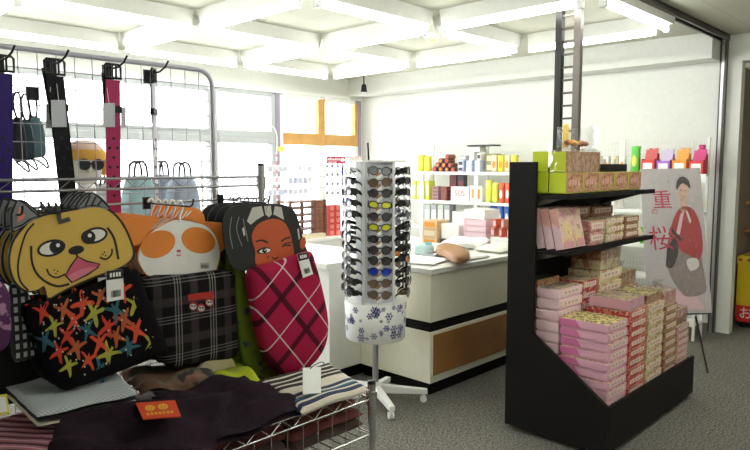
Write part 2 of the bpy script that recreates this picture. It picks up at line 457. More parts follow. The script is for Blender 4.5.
for zz in (.70, .25):
    for i in range(36): x = XL + (XR - XL) * (i + .5) / 36; m.tube([(x, YF, zz), (x, YR, zz)], .002, 5)
    for y in (YF, (YF + YR) / 2, YR): m.tube([(XL, y, zz - .005), (XR, y, zz - .005)], .0035, 6)
    for x in (XL, XR): m.tube([(x, YF, zz - .005), (x, YR, zz - .005)], .0035, 6)
for i in range(25):
    x = XL + (XR - XL) * i / 24; m.tube([(x, YF, .70), (x, YF, .803)], .0018, 5)
for i in range(11):
    y = YF + (YR - YF) * i / 10; m.tube([(XR, y, .70), (XR, y, .803)], .0018, 5)
m.build('basket_wires', M_chrome, rack)
m = MB().tube([(XL, YR, 1.388), (XR, YR, 1.388)], .004, 8)
m.build('hanging_rod', M_rail, rack)

# ---- grid panel behind
YG = 1.93
gp = thing('grid_panel', 'grey wire grid panel standing behind the chrome rack, belts hooked on it', 'grid panel', (.4, YG, 0))
gx1, gx0, gz1 = 1.222, -.35, 1.815
fr = MB()
path = [(gx1, YG, .02)] + [(gx1, YG, 1.2), (gx1, YG, gz1 - .05)] + [(gx1 - .05 + .05 * cos(a), YG, gz1 - .05 + .05 * sin(a)) for a in [pi / 8 * k for k in range(1, 4)]] + [(gx1 - .05, YG, gz1)] + [(gx0 + .05, YG, gz1), (gx0, YG, gz1 - .05), (gx0, YG, .02)]
fr.tube(path, .0075, 10).build('frame', M_greywire, gp)
w = MB()
n = int((gx1 - gx0) / .05)
for i in range(1, n + 1):
    x = gx1 - i * .05
    w.tube([(x, YG, .1), (x, YG, gz1)], .0015, 5)
z = gz1 - .05
while z > .1:
    w.tube([(gx0, YG + .0026, z), (gx1, YG + .0026, z)], .0015, 5); z -= .05
w.build('grid_wires', M_greywire, gp)
ft = MB().box(gx1 - .02, gx1 + .02, YG - .16, YG + .16, .0, .02).box(gx0 - .02, gx0 + .02, YG - .16, YG + .16, 0, .02)
ft.build('foot', M_greywire, gp)

# ---- belts
YB = 1.892
def belt(px_top, px_bot, hw, colr, label, name, twist=0.0, tagpx=None, studs=True, yy=YB):
    a, b = ony(*px_top, yy), ony(*px_bot, yy)
    tdir = (a - b); L = tdir.length
    t = thing('studded_belt', label, 'belt', tuple(a), 'studded belts hung on the grid panel')
    bot = b - tdir.normalized() * .25
    dx = Vector((cos(twist), -sin(twist), 0)); dn = Vector((sin(twist), cos(twist), 0)) * .0035
    m = MB(); m.prism([a - dx * hw, a + dx * hw, bot + dx * hw, bot - dx * hw], dn)
    lm = mat('belt_' + name, colr, .55, var=.12, bump=.1, spec=.2)
    strap = m.build('strap', lm, t, None, .001)
    e = MB(); k = 0; s = .17
    while s < L + .2:
        for j in ((-1, 0, 1) if studs else (0,)):
            if j == 0 and k % 2 == 0 or j != 0 and k % 2 == 1:
                c = a.lerp(bot, s / (L + .25)) + dx * hw * .55 * j - dn * .1
                e.tube([c - dn * .3, c + dn * .1], .0045, 8)
        s += .028; k += 1
    e.build('eyelets', M_blackplastic, strap, WLOC[t.name])
    # roller buckle above the strap, its prongs and a leather loop
    bk = MB(); z0 = a + Vector((0, 0, .005)); h = .034; ww = hw * 1.12
    bk.tube([z0 - dx * ww, z0 - dx * ww + Vector((0, 0, h)), z0 - dx * ww * .8 + Vector((0, 0, h + .006)), z0 + dx * ww * .8 + Vector((0, 0, h + .006)), z0 + dx * ww + Vector((0, 0, h)), z0 + dx * ww], .0038, 7, closed=True)
    bk.build('buckle', M_blackplastic, t)
    pr = MB()
    for j in (-.35, .35): pr.tube([z0 + dx * ww * j - dn, z0 + dx * ww * j - dn + Vector((0, 0, h + .004))], .0028, 6)
    pr.build('prong', M_blackplastic, t)
    lp = MB(); c = a - tdir.normalized() * .075
    lp.prism([c - dx * hw * 1.12 - dn, c + dx * hw * 1.12 - dn, c + dx * hw * 1.12 - dn - Vector((0, 0, .02)), c - dx * hw * 1.12 - dn - Vector((0, 0, .02))], dn * 3.2)
    lp.build('keeper_loop', M_blackplastic if name != 'purple' else lm, t, None, .001)
    tip = MB(); c0 = a - dx * hw * 1.15 + Vector((0, .008, .02)); c1 = a - dx * hw * .8 - tdir.normalized() * .12 + Vector((0, .008, 0))
    tip.prism([c0 - dx * .004, c0 + dx * .004, c1 + dx * .008, c1 - dx * .003], (0, .004, 0)); tip.build('belt_tip', M_blackplastic, t)
    if tagpx:
        for q, (pts, back) in enumerate(tagpx):
            y0 = yy - .012 if not back else yy + .012
            g_ = MB().prism([ony(x, y, y0) for x, y in pts], (0, .0012, 0)); tg = g_.build('price_tag', mat('pale_grey_card', (.55, .57, .62), .5), t)
            cc = ony(sum(p[0] for p in pts) / len(pts), pts[0][1] + 2.0, y0)
            MB().tube([cc + Vector((0, -.001, 0)), Vector((cc.x, yy - .003, cc.z + .05))], .0008, 5).build('string', M_paper, tg, WLOC[t.name])
    # wall-grid hook that carries it
    hk = thing('display_hook', 'black hook on the grid carrying the %s belt' % name, 'hook', (a.x, YG, a.z + .05), 'black hooks on the grid panel')
    z1 = a.z + .034
    MB().tube([(a.x, YG - .004, z1), (a.x, YG - .075, z1 - .001), (a.x + .006, YG - .10, z1 + .012), (a.x + .012, YG - .108, z1 + .03)], .0028, 8).build('hook_arm', M_blackplastic, hk)
    MB().box(a.x - .016, a.x + .016, YG - .007, YG - .002, z1 - .03, z1 + .012).build('back_clip', M_blackplastic, hk)
    return t
belt((2, 73), (2, 190), .026, (.032, .014, .15), 'deep purple studded belt at the far left edge of the grid', 'purple')
belt((55, 76), (68, 192), .0235, (.004, .0035, .007), 'black studded belt hanging second from left, pale tag near its buckle', 'black',
     tagpx=[([(51, 100), (65, 100), (67, 127), (52, 127)], False), ([(46, 104), (52, 104), (53, 128), (46, 128)], True)])
belt((113, 80), (114, 200), .0215, (.42, .03, .12), 'crimson studded belt hanging on the grid with two small tags', 'crimson',
     tagpx=[([(103, 103), (115, 103), (115, 127), (103, 127)], False), ([(121, 107), (126, 107), (126, 128), (121, 128)], True)])
belt((154, 84), (157, 200), .020, (.62, .60, .68), 'white studded belt turned almost edge-on at the grid', 'white', twist=-.82)

# ---- small bags hanging on the rear of the grid
M_teal = mat('teal_nylon', (.10, .22, .24), .5); M_darkcloth = mat('dark_nylon', (.02, .022, .03), .6)
for k, (x0, x1, y0, y1, mt, lab) in enumerate((
        (13, 23, 118, 160, M_darkcloth, 'dark narrow pouch hanging behind the grid beside the purple belt'),
        (21, 31, 120, 158, mat('navy_teal_nylon', (.03, .08, .11), .5), 'navy pouch hanging behind the grid, between two other pouches'),
        (28, 42, 117, 156, M_teal, 'teal fronted pouch with black edge hanging behind the grid, left of black belt'))):
    y = 2.0 + .035 * k
    c = ony((x0 + x1) / 2, y0, y)
    t = thing('hanging_pouch', lab, 'pouch', tuple(c), 'pouches hung behind the grid')
    out = smooth_closed([tuple(ony(px, py, y)) for px, py in ((x0, y0 + 6), ((x0 + x1) / 2, y0), (x1, y0 + 8), (x1 + 3, y1 - 6), (x1, y1), (x0 + 1, y1 - 2))], 5)
    MB().pillow(out, .016, (0, -1, 0), 0, 1.0).build('pouch_body', mt, t)
    MB().tube(out, .0035, 6, closed=True).build('piping', M_blackplastic, t)
    q = [tuple(ony(px, py, y)) for px, py in ((x0 + 4, y0 + 1), (x0, y0 - 14), (x0 + 2, y0 - 25), (x0 + 6, y0 - 24), (x0 + 9, y0 - 10), (x0 + 8, y0 + 2))]
    MB().tube(smooth_open(q, 4), .003, 6).build('handle', M_blackplastic, t)
    st = MB(); s0 = ony(x0 + 6, y1 - 4, y); st.tube(smooth_open([tuple(ony(px, py, y)) for px, py in ((x1 - 4, y1 - 2), (x1 + 4, y1 + 4), (x1 + 6, y1 + 12), (x1 - 2, y1 + 6), (x0 + 3, y1 + 2))], 4), .003, 6)
    st.build('strap', M_blackplastic, t)
h = ony(24, 93, 2.0)
hk = thing('display_hook', 'long black hook behind the grid carrying the pouches', 'hook', (h.x, YG, h.z), 'black hooks on the grid panel')
MB().tube([(h.x, YG + .006, h.z + .005), (h.x, 2.10, h.z + .005), (h.x, 2.11, h.z + .02)], .003, 8).build('hook_arm', M_blackplastic, hk)
MB().box(h.x - .016, h.x + .016, YG + .0045, YG + .009, h.z - .025, h.z + .012).build('back_clip', M_blackplastic, hk)

# ================================================================== FACE-CARD BLANKET BAGS
def zz(ox, oy, s): return lambda pts: [(ox + x / s, oy + y / s) for x, y in pts]
class Card(MB):
    """printed card: layers of ink on a cut-out board standing in the plane Y = y"""
    def __init__(self, y): super().__init__(); self.y = y
    def board(self, px, m, th=.004): self.prism([ony(*p, self.y) for p in px], (0, th, 0), m); return self
    def ink(self, px, m, layer=1): self.poly([ony(*p, self.y - layer * .0005) for p in px][::1], m); return self
    def line(self, px, w, m, layer=3): return self.ink(ribbon2(px, w), m, layer)
def shrink(px, d):
    cx = sum(p[0] for p in px) / len(px); cy = sum(p[1] for p in px) / len(px); out = []
    for x, y in px:
        r = math.hypot(x - cx, y - cy); k = max(.1, (r - d) / r); out.append((cx + (x - cx) * k, cy + (y - cy) * k))
    return out
I_yel = mat('printed_golden_yellow', (.66, .43, .08), .5); I_grey = mat('printed_grey', (.22, .22, .24), .5); I_wht = mat('printed_white', (.80, .78, .74), .5)
I_pink = mat('printed_pink', (.72, .20, .27), .5); I_dpink = mat('printed_rose', (.62, .10, .18), .5); I_or = mat('printed_orange', (.80, .24, .03), .5)
I_skin = mat('printed_terracotta', (.50, .085, .02), .5); I_peach = mat('printed_salmon', (.75, .25, .16), .5); I_lt = mat('printed_pale_grey', (.55, .52, .48), .5)
BAGM = [M_ink, I_yel, I_grey, I_wht, I_pink, I_dpink, I_or, I_skin, I_peach, I_lt]

def price_tag(parent, px, y, lay=True):
    P = [ony(*p, y) for p in px]
    tg = MB().prism(P, (0, .0012, 0)).build('price_tag', M_paper, parent)
    a, b, c, d = P
    bl = MB()
    def q(s0, s1, t0, t1):
        f = lambda s, t: (a * (1 - s) + b * s) * (1 - t) + (d * (1 - s) + c * s) * t + Vector((0, -.0008, 0))
        bl.poly([f(s0, t0), f(s0, t1), f(s1, t1), f(s1, t0)])
    hdm = bl; q(0, 1, 0, .30); bl = MB()
    rr = random.Random(3)
    s = .25
    while s < .8:
        w = rr.choice((.02, .03, .05)); q(s, s + w, .66, .88); s += w + rr.choice((.02, .035))
    bl.build('barcode', M_ink, tg, WLOC[parent.name])
    hdm.build('tag_header', M_ink, tg, WLOC[parent.name])
    wt = MB()
    def q2(s0, s1, t0, t1):
        f = lambda s, t: (a * (1 - s) + b * s) * (1 - t) + (d * (1 - s) + c * s) * t + Vector((0, -.0014, 0))
        wt.poly([f(s0, t0), f(s0, t1), f(s1, t1), f(s1, t0)])
    for s in (.2, .38, .56, .72): q2(s, s + .12, .08, .22)
    wt.build('tag_print', M_paper, tg, WLOC[parent.name])
    return tg

def s_of(p, O, c):
    """0 at the centre, 1 at the outline (2D star shape)"""
    d = (p[0] - c[0], p[1] - c[1]); r = math.hypot(*d)
    if r < 1e-6: return 0
    best = 1e9
    for i in range(len(O)):
        x1, y1 = O[i][0] - c[0], O[i][1] - c[1]; x2, y2 = O[(i + 1) % len(O)][0] - c[0], O[(i + 1) % len(O)][1] - c[1]
        ex, ey = x2 - x1, y2 - y1; den = d[0] * ey - d[1] * ex
        if abs(den) < 1e-12: continue
        t = (x1 * ey - y1 * ex) / den; u = (x1 * d[1] - y1 * d[0]) / den
        if t > 0 and 0 <= u <= 1: best = min(best, t)
    return 1 / best
PROF = [(1, 0), (.985, .45), (.95, .72), (.86, .9), (.7, .98), (.4, 1.0), (0, 1.0)]
def bulge(s):
    for (s1, h1), (s0, h0) in zip(PROF, PROF[1:]):
        if s0 <= s <= s1: return h0 + (h1 - h0) * (s - s0) / (s1 - s0)
    return 0

# ---------- patterns on the pouches
def plaid(name, base, bars, rough=.85, rot=0.0):
    g = NG(name, base, rough, spec=.12)
    ca, sa = cos(R(rot)), sin(R(rot))
    u = g.comb(ca, 0, sa); v = g.comb(-sa, 0, ca)
    for axis, per, wd, off, colr, amt in bars: g.over(colr, g.stripe(u if axis == 'u' else v, per, wd, off), amt)
    g.bump(g.noise_mask(400, .5, .3), .25, .002)
    return g.done()
M_plaidblack = plaid('black_grey_tartan', (.009, .007, .008), [('u', .11, .22, .1, (.055, .045, .045), .6), ('v', .11, .22, .55, (.055, .045, .045), .6), ('u', .11, .03, .38, (.34, .31, .30), .5), ('u', .11, .03, .46, (.34, .31, .30), .5), ('u', .11, .03, .54, (.34, .31, .30), .5), ('v', .11, .025, .9, (.30, .28, .27), .4), ('v', .11, .025, .98, (.30, .28, .27), .4), ('v', .11, .025, .82, (.30, .28, .27), .4)])
M_argyle = plaid('crimson_argyle_knit', (.36, .012, .055), [('u', .15, .12, .15, (.05, .006, .014), .9), ('v', .15, .12, .6, (.05, .006, .014), .9), ('u', .15, .028, .66, (.62, .52, .52), .9), ('v', .15, .028, .12, (.62, .52, .52), .9)], rot=40)
g = NG('dark_green_spotted_fleece', (.12, .18, .02), .9, spec=.1)
g.over((.02, .05, .11), g.noise_mask(30, .6, .03), .8); M_greenfleece = g.done()
M_blackfleece = mat('black_fleece', (.007, .006, .007), .95, var=.2, bump=.3, spec=.1)

GB = 'face-card lap blankets on the display hooks'
ZPR = 1.388
PRONGS = {}
def loop(p, y, r, name, m, t):
    '''hanger loop from point p on the card up and over the prong that carries it'''
    key = round(p.x, 2)
    for k in PRONGS:
        if abs(k - key) < .06: key = k
    PRONGS.setdefault(key, p.x); X = PRONGS[key]
    zt_ = ZPR + .006
    pts = smooth_open([(p.x, y + .001, p.z), (p.x, y + .001, max(p.z + .01, zt_ - .035)), (X + .010, y + .001, zt_ - .012), (X + .007, y + .001, zt_ + .003), (X, y + .001, zt_ + .007), (X - .008, y + .001, zt_ - .002)], 4)
    MB().tube(pts, r, 6).build(name, m, t)
# ---------- dog
zd = zz(0, 180, 3.464)
YD = 1.62
dog_face = smooth_closed([(75, 165), (105, 138), (150, 118), (200, 108), (270, 96), (335, 88), (385, 104), (425, 145), (455, 205), (467, 262), (430, 300), (330, 340), (240, 380), (200, 400), (165, 415), (150, 375), (120, 388), (82, 386), (46, 352), (28, 290), (38, 220)], 4)
def dog_bag(label, y, full=True):
    root = ony(62, 190, y)
    t = thing('lap_blanket_bag', label, 'blanket', tuple(root), GB)
    c = Card(y)
    c.board(zd(smooth_closed([(42, 178), (38, 110), (66, 68), (104, 84), (138, 122), (110, 150), (76, 168)], 4)), 0)
    c.board(zd(smooth_closed([(262, 100), (285, 55), (315, 42), (355, 64), (382, 104), (330, 100)], 4)), 0)
    c.board(zd(dog_face), 0)
    c.ink(zd(shrink(smooth_closed([(42, 178), (38, 110), (66, 68), (104, 84), (138, 122), (110, 150), (76, 168)], 4), 6)), 2, 1)
    c.ink(zd([(64, 152), (62, 92), (86, 132), (78, 158)]), 8, 2)
    c.ink(zd(shrink(smooth_closed([(262, 100), (285, 55), (315, 42), (355, 64), (382, 104), (330, 100)], 4), 6)), 2, 1)
    for a, b in (((292, 96), (308, 52)), ((316, 92), (334, 56)), ((340, 92), (358, 72))): c.line(zd([a, b]), 2.4, 0, 2)
    c.ink(zd(shrink(dog_face, 8)), 1, 2)
    lear = [(40, 170), (36, 120), (58, 66), (84, 76), (112, 102), (136, 124), (108, 138), (76, 160)]
    c.ink(zd(lear), 0, 3); c.ink(zd(shrink(lear, 7)), 2, 4); c.ink(zd([(60, 146), (66, 90), (88, 124), (78, 138)]), 8, 5)
    rear = [(266, 98), (296, 58), (318, 40), (350, 62), (384, 102), (352, 92), (318, 90)]
    c.ink(zd(rear), 0, 3); c.ink(zd(shrink(rear, 6)), 2, 4)
    for a, b in (((296, 90), (312, 54)), ((318, 86), (332, 58)), ((338, 88), (352, 72))): c.line(zd([a, b]), 1.8, 0, 5)
    c.line(zd([(108, 228), (110, 280), (126, 322), (158, 352), (200, 368), (240, 360)]), 2.4, 0, 3)
    c.line(zd([(372, 165), (396, 205), (410, 275)]), 2.4, 0, 3)
    c.line(zd([(118, 150), (90, 185), (72, 240), (62, 300), (70, 350), (98, 382)]), 2.0, 0, 3)
    for (cx, cy, rx, ry, ro, ix, iy) in ((178, 236, 50, 29, -14, 196, 232), (328, 192, 46, 28, -14, 306, 198)):
        c.ink(zd(ell(cx, cy, rx, ry, ro)), 0, 3); c.ink(zd(ell(cx, cy, rx - 8, ry - 8, ro)), 3, 4); c.ink(zd(ell(ix, iy, 25, 24)), 0, 5); c.ink(zd(ell(ix + 5, iy - 6, 7, 7)), 3, 6)
    c.ink(zd(ell(264, 243, 28, 15, -12)), 0, 3); c.line(zd([(266, 256), (268, 268)]), 2, 0, 3)
    mouth = [(268, 262), (300, 278), (348, 290), (340, 306), (305, 330), (248, 358), (224, 332), (240, 300)]
    c.ink(zd(mouth), 0, 3); c.ink(zd(shrink(mouth, 6)), 5, 4)
    c.ink(zd([(234, 334), (262, 318), (285, 308), (310, 302), (334, 302), (300, 326), (250, 350)]), 4, 5)
    c.line(zd([(162, 308), (172, 328), (196, 338), (226, 326)]), 1.8, 0, 3); c.line(zd([(346, 268), (368, 274), (386, 258), (388, 238)]), 1.8, 0, 3)
    for q in ((188, 312), (200, 316), (194, 324), (356, 258), (366, 262), (362, 250)): c.ink(zd(ell(*q, 3, 3, 0, 8)), 0, 3)
    c.build('face_card', BAGM, t)
    MB().prism([ony(*p, y - .004) for p in zd([(192, 95), (206, 95), (214, 136), (240, 128), (246, 142), (206, 154)])], (0, .003, 0)).build('hanger_hook', mat('dark_grey_plastic', (.05, .05, .05), .4), t)
    loop(ony(56, 207, y), y, .0025, 'hanging_loop', M_darkmetal, t)
    O = [(26, 306), (60, 298), (128, 270), (139, 277), (152, 312), (166, 346), (160, 354), (110, 374), (76, 386), (60, 389), (47, 374), (36, 345)]
    Os = smooth_closed(O, 3); yp = y - .012; BT = .028
    pu = MB().pillow([ony(*p, yp) for p in Os], BT, (0, -1, 0), 0, .3)
    cen = (sum(p[0] for p in Os) / len(Os), sum(p[1] for p in Os) / len(Os))
    rr = random.Random(11)
    figs = []
    for row in range(7):
        for kk in range(7):
            px = 30 + kk * 20 + (row % 2) * 10 + rr.uniform(-2, 2) + row * 2; py = 300 + row * 14.5 - (px - 40) * .27 + rr.uniform(-2, 2)
            if s_of((px, py), Os, cen) < .84: figs.append((px, py))
    for i, (px, py) in enumerate(figs):
        a0 = rr.uniform(-.7, .7); pts = []; sc_ = rr.uniform(.85, 1.08)
        for ang, rad in ((108, 4.2), (98, 7.5), (82, 7.5), (72, 4.2), (52, 10.5), (40, 13), (34, 10), (18, 4.2), (345, 4.0), (315, 10), (305, 13.5), (297, 11), (270, 4.2), (243, 11), (233, 13.5), (226, 10), (195, 4.0), (162, 4.2), (146, 10), (138, 13), (128, 10.5)):
            aa = R(-ang) + a0 + rr.uniform(-.07, .07); rd = rad * sc_ * rr.uniform(.92, 1.08)
            pts.append((px + rd * .93 * cos(aa), py + rd * sin(aa)))
        pts = [p for p in smooth_closed(pts, 2)]
        W = [ony(*p, yp - BT * bulge(min(.99, s_of(p, Os, cen))) - .0012) for p in pts]
        ctr = ony(px, py, yp - BT * bulge(s_of((px, py), Os, cen)) - .0012)
        nW = len(W); pu.add(W + [ctr], [(k2, (k2 + 1) % nW, nW) for k2 in range(nW)], 1 + (i * 7 + i // 3) % 5)
    for i in range(60):
        px, py = rr.uniform(36, 160), rr.uniform(285, 382)
        if s_of((px, py), Os, cen) < .93:
            pu.poly([ony(*p, yp - BT * bulge(min(.99, s_of(p, Os, cen))) - .0016) for p in ell(px, py, .9, .9, 0, 7)], 6)
    pu.build('fleece_pouch', [M_blackfleece, mat('red_print', (.55, .035, .015), .8), mat('olive_print', (.36, .36, .04), .8), mat('burnt_orange_print', (.42, .09, .025), .8), mat('teal_print', (.02, .10, .13), .8), mat('scarlet_print', (.62, .06, .02), .8), I_lt], t)
    if full: price_tag(t, [(106, 271), (123, 269), (124, 299), (107, 302)], yp - .034)
    return t
db = dog_bag('front lap blanket with yellow dog face card and colourful figure print pouch', YD)
dup(db, Vector(db.location) + Vector((0, .048, 0)), 'second yellow dog face lap blanket, tucked behind the front one', GB)
dup(db, Vector(db.location) + Vector((0, .096, 0)), 'rearmost yellow dog face lap blanket, third on its hook', GB)

# ---------- panda
zp = zz(110, 190, 3.4615)
YPN = 1.655
pbody = smooth_closed([(96, 238), (108, 188), (146, 142), (195, 112), (236, 100), (290, 108), (340, 126), (370, 165), (382, 218), (374, 262), (352, 296), (250, 305), (142, 300), (112, 276)], 4)
def panda_bag(label, y, n=0):
    root = ony(185, 203, y); t = thing('lap_blanket_bag', label, 'blanket', tuple(root), GB)
    c = Card(y)
    ears = [smooth_closed([(40, 118), (62, 98), (120, 90), (170, 96), (140, 140), (104, 186), (80, 190), (46, 160)], 4), smooth_closed([(335, 128), (352, 116), (388, 114), (411, 145), (408, 185), (384, 214), (366, 200)], 4), smooth_closed([(236, 106), (262, 62), (276, 58), (318, 74), (328, 114), (290, 112)], 3)]
    for e in ears: c.board(zp(e), 6)
    c.board(zp(pbody), 6)
    c.ink(zp(shrink(pbody, 3)), 3, 1)
    c.line(zp([(262, 92), (282, 72)]), 1.2, 3, 2); c.line(zp([(250, 98), (268, 72)]), 1.0, 3, 2)
    c.ink(zp(ell(166, 188, 63, 45, -24, 30)), 6, 2); c.ink(zp(ell(306, 174, 60, 44, 17, 30)), 6, 2)
    c.ink(zp(ell(238, 211, 8, 5)), 5, 2); c.line(zp([(230, 224), (238, 228), (246, 224)]), 1.0, 5, 2)
    c.ink(zp([(312, 252), (342, 250), (344, 272), (314, 274)]), 9, 2)
    for k in range(6): c.ink(zp([(316 + k * 4.4, 258), (318 + k * 4.4, 258), (318 + k * 4.4, 270), (316 + k * 4.4, 270)]), 0, 3)
    c.build('face_card', BAGM, t)
    loop(ony(180, 222, y), y, .004, 'hanger_hook', M_whiteplastic, t)
    O = smooth_closed([(143, 278), (186, 274), (229, 270), (233, 290), (236, 330), (235, 356), (206, 361), (166, 366), (154, 340), (146, 305)], 3)
    yp = y - .012
    pu = MB().pillow([ony(*p, yp) for p in O], .024, (0, -1, 0), 0, .3)
    cen = (sum(p[0] for p in O) / len(O), sum(p[1] for p in O) / len(O))
    def onp(pts, m, e):
        pu.poly([ony(*p, yp - .024 * bulge(min(.99, s_of(p, O, cen))) - e) for p in pts], m)
    onp(zp([(270, 362), (358, 350), (362, 372), (272, 385)]), 1, .0012)
    for cx, cy in ((288, 402), (316, 408), (344, 388)):
        onp(zp(ell(cx, cy, 14, 15, 0, 14)), 1, .0010); onp(zp(ell(cx, cy + 2, 11, 10, 0, 14)), 2, .0016); onp(zp(ell(cx - 4, cy, 3.5, 3.5, 0, 8)), 3, .0022); onp(zp(ell(cx + 5, cy, 3.5, 3.5, 0, 8)), 3, .0022)
    pu.build('fleece_pouch', [M_plaidblack, mat('embroidered_red', (.40, .02, .015), .8), I_lt, M_ink], t)
    return t
pb = panda_bag('front lap blanket with orange-eyed white panda card and black tartan pouch', YPN)
ordn = ['second', 'third', 'fourth', 'fifth']
for k in range(4):
    dup(pb, Vector(pb.location) + Vector((0, .042 * (k + 1), 0)), 'orange panda card lap blanket, %s on the hook behind the front panda' % ordn[k], GB)

# ---------- girl
zg = zz(200, 190, 4.093)
YGI = 1.60
def girl_bag(label, y, pouch_mat, green=False):
    root = ony(265, 205, y); t = thing('lap_blanket_bag', label, 'blanket', tuple(root), GB)
    c = Card(y)
    hair = smooth_closed([(98, 200), (94, 130), (108, 92), (142, 66), (240, 56), (338, 60), (384, 82), (408, 140), (424, 210), (440, 262), (400, 290), (300, 310), (200, 330), (140, 320), (112, 270)], 4)
    c.board(zg(hair), 0)
    face = smooth_closed([(212, 190), (230, 148), (268, 124), (312, 118), (346, 134), (366, 168), (378, 215), (382, 268), (330, 296), (236, 310), (226, 250)], 4)
    c.ink(zg(face), 7, 2)
    c.ink(zg([(192, 128), (214, 72), (252, 66), (262, 104), (232, 122), (208, 142)]), 9, 2); c.ink(zg([(300, 100), (306, 66), (334, 70), (344, 122), (318, 108)]), 9, 2); c.ink(zg([(268, 100), (262, 66), (290, 64), (294, 100), (282, 112)]), 9, 2)
    for q in ([(160, 110), (150, 160), (172, 230)], [(176, 118), (186, 160), (196, 210)], [(130, 110), (122, 170), (134, 240)]): c.line(zg(q), .8, 2, 3)
    c.ink(zg([(172, 160), (180, 150), (186, 182), (180, 190)]), 9, 3); c.ink(zg([(398, 160), (404, 158), (410, 198), (404, 204)]), 9, 3)
    c.ink(zg(smooth_closed([(410, 208), (428, 192), (434, 220), (424, 240), (412, 238)], 3)), 7, 3)
    c.line(zg([(228, 212), (252, 206), (278, 216)]), 1.8, 0, 3); c.line(zg([(332, 210), (352, 198), (370, 194)]), 1.6, 0, 3)
    c.ink(zg(ell(262, 248, 30, 13, -10)), 0, 3); c.ink(zg(ell(266, 249, 23, 8.5, -10)), 3, 4); c.ink(zg(ell(264, 249, 10, 9)), 0, 5); c.ink(zg(ell(267, 246, 3, 3, 0, 8)), 3, 6)
    c.line(zg([(336, 232), (352, 226), (374, 228)]), 1.6, 0, 3); c.line(zg([(342, 222), (362, 216), (376, 214)]), 1.2, 0, 3)
    c.line(zg([(296, 276), (306, 282), (320, 274)]), 1.2, 0, 3); c.line(zg([(272, 280), (282, 270)]), 1.0, 0, 3)
    c.build('face_card', BAGM, t)
    loop(ony(266, 212, y), y, .0025, 'hanger_hook', M_darkmetal, t)
    yp = y - .012
    if not green:
        O = smooth_closed([(247, 270), (276, 261), (305, 251), (311, 258), (320, 292), (325, 322), (322, 346), (308, 366), (285, 375), (266, 364), (254, 330), (248, 295)], 3)
        pu = MB().pillow([ony(*p, yp) for p in O], .034, (0, -1, 0), 0, .3); pu.build('fleece_pouch', pouch_mat, t)
        price_tag(t, [(297, 254), (307, 252), (313, 274), (303, 278)], yp - .038)
    else:
        O = smooth_closed([(233, 258), (240, 262), (250, 300), (262, 345), (288, 378), (262, 389), (246, 372), (236, 330)], 3)
        MB().pillow([ony(*p, yp) for p in O], .02, (0, -1, 0), 0, .3).build('fleece_pouch', pouch_mat, t)
    return t
gb = girl_bag('front lap blanket with winking girl card and crimson argyle pouch', YGI, M_argyle)
gb2 = girl_bag('girl card lap blanket with green spotted pouch behind the crimson one', YGI + .056, M_greenfleece, True)
for k in range(3):
    dup(gb2, Vector(gb2.location) + Vector((0, .042 * (k + 1), 0)), 'girl card lap blanket, %s behind the green pouch' % ['first', 'second', 'third'][k], GB)

# ---------- more pouches at the left edge
g = NG('black_white_knit', (.03, .03, .035), .9)
g.over((.45, .46, .48), g.math('MULTIPLY', g.stripe(g.x, .016, .5), g.stripe(g.z, .022, .6))); M_bwknit = g.done()
g = NG('plum_print', (.10, .03, .10), .9); g.over((.42, .22, .35), g.noise_mask(28, .56, .02)); M_plum = g.done()
def flat_pouch(px, y, mt, label, th=.02):
    O = smooth_closed(px, 3); c = ony(px[0][0], px[0][1], y)
    t = thing('lap_blanket_bag', label, 'blanket', tuple(c), GB)
    MB().pillow([ony(*p, y) for p in O], th, (0, -1, 0), 0, .3).build('fleece_pouch', mt, t)
    mx = ony(px[0][0] + 4, px[0][1], y)
    loop(mx + Vector((0, 0, -.01)), y, .0025, 'hanger_hook', M_darkmetal, t)
flat_pouch([(10, 284), (26, 290), (34, 320), (36, 352), (24, 360), (12, 358), (10, 320)], 1.665, M_bwknit, 'black and white knitted blanket hanging left of the figure print pouch')
flat_pouch([(-30, 300), (20, 296), (75, 300), (80, 380), (70, 398), (20, 402), (-30, 400)], 1.80, mat('charcoal_cloth', (.015, .014, .015), .9, var=.3, bump=.3), 'charcoal blanket hanging low behind the knitted one at left')
flat_pouch([(-25, 280), (4, 284), (9, 310), (9, 340), (-4, 352), (-24, 345)], 1.64, M_plum, 'plum and pink printed blanket cut by the left picture edge')

for k, (kx, X) in enumerate(sorted(PRONGS.items())):
    hk = thing('display_hook', 'long black hook on the rack rail, %s from the left, carrying blankets' % ['first', 'second', 'third', 'fourth', 'fifth', 'sixth'][k], 'hook', (X, YR, ZPR), 'black hooks on the rack rail')
    MB().tube([(X, YR - .004, ZPR), (X, 1.60, ZPR), (X, 1.585, ZPR + .006), (X, 1.58, ZPR + .022)], .0025, 8).build('hook_arm', M_blackplastic, hk)
    MB().box(X - .012, X + .012, YR - .010, YR - .0045, ZPR - .018, ZPR + .018).build('back_clip', M_blackplastic, hk)

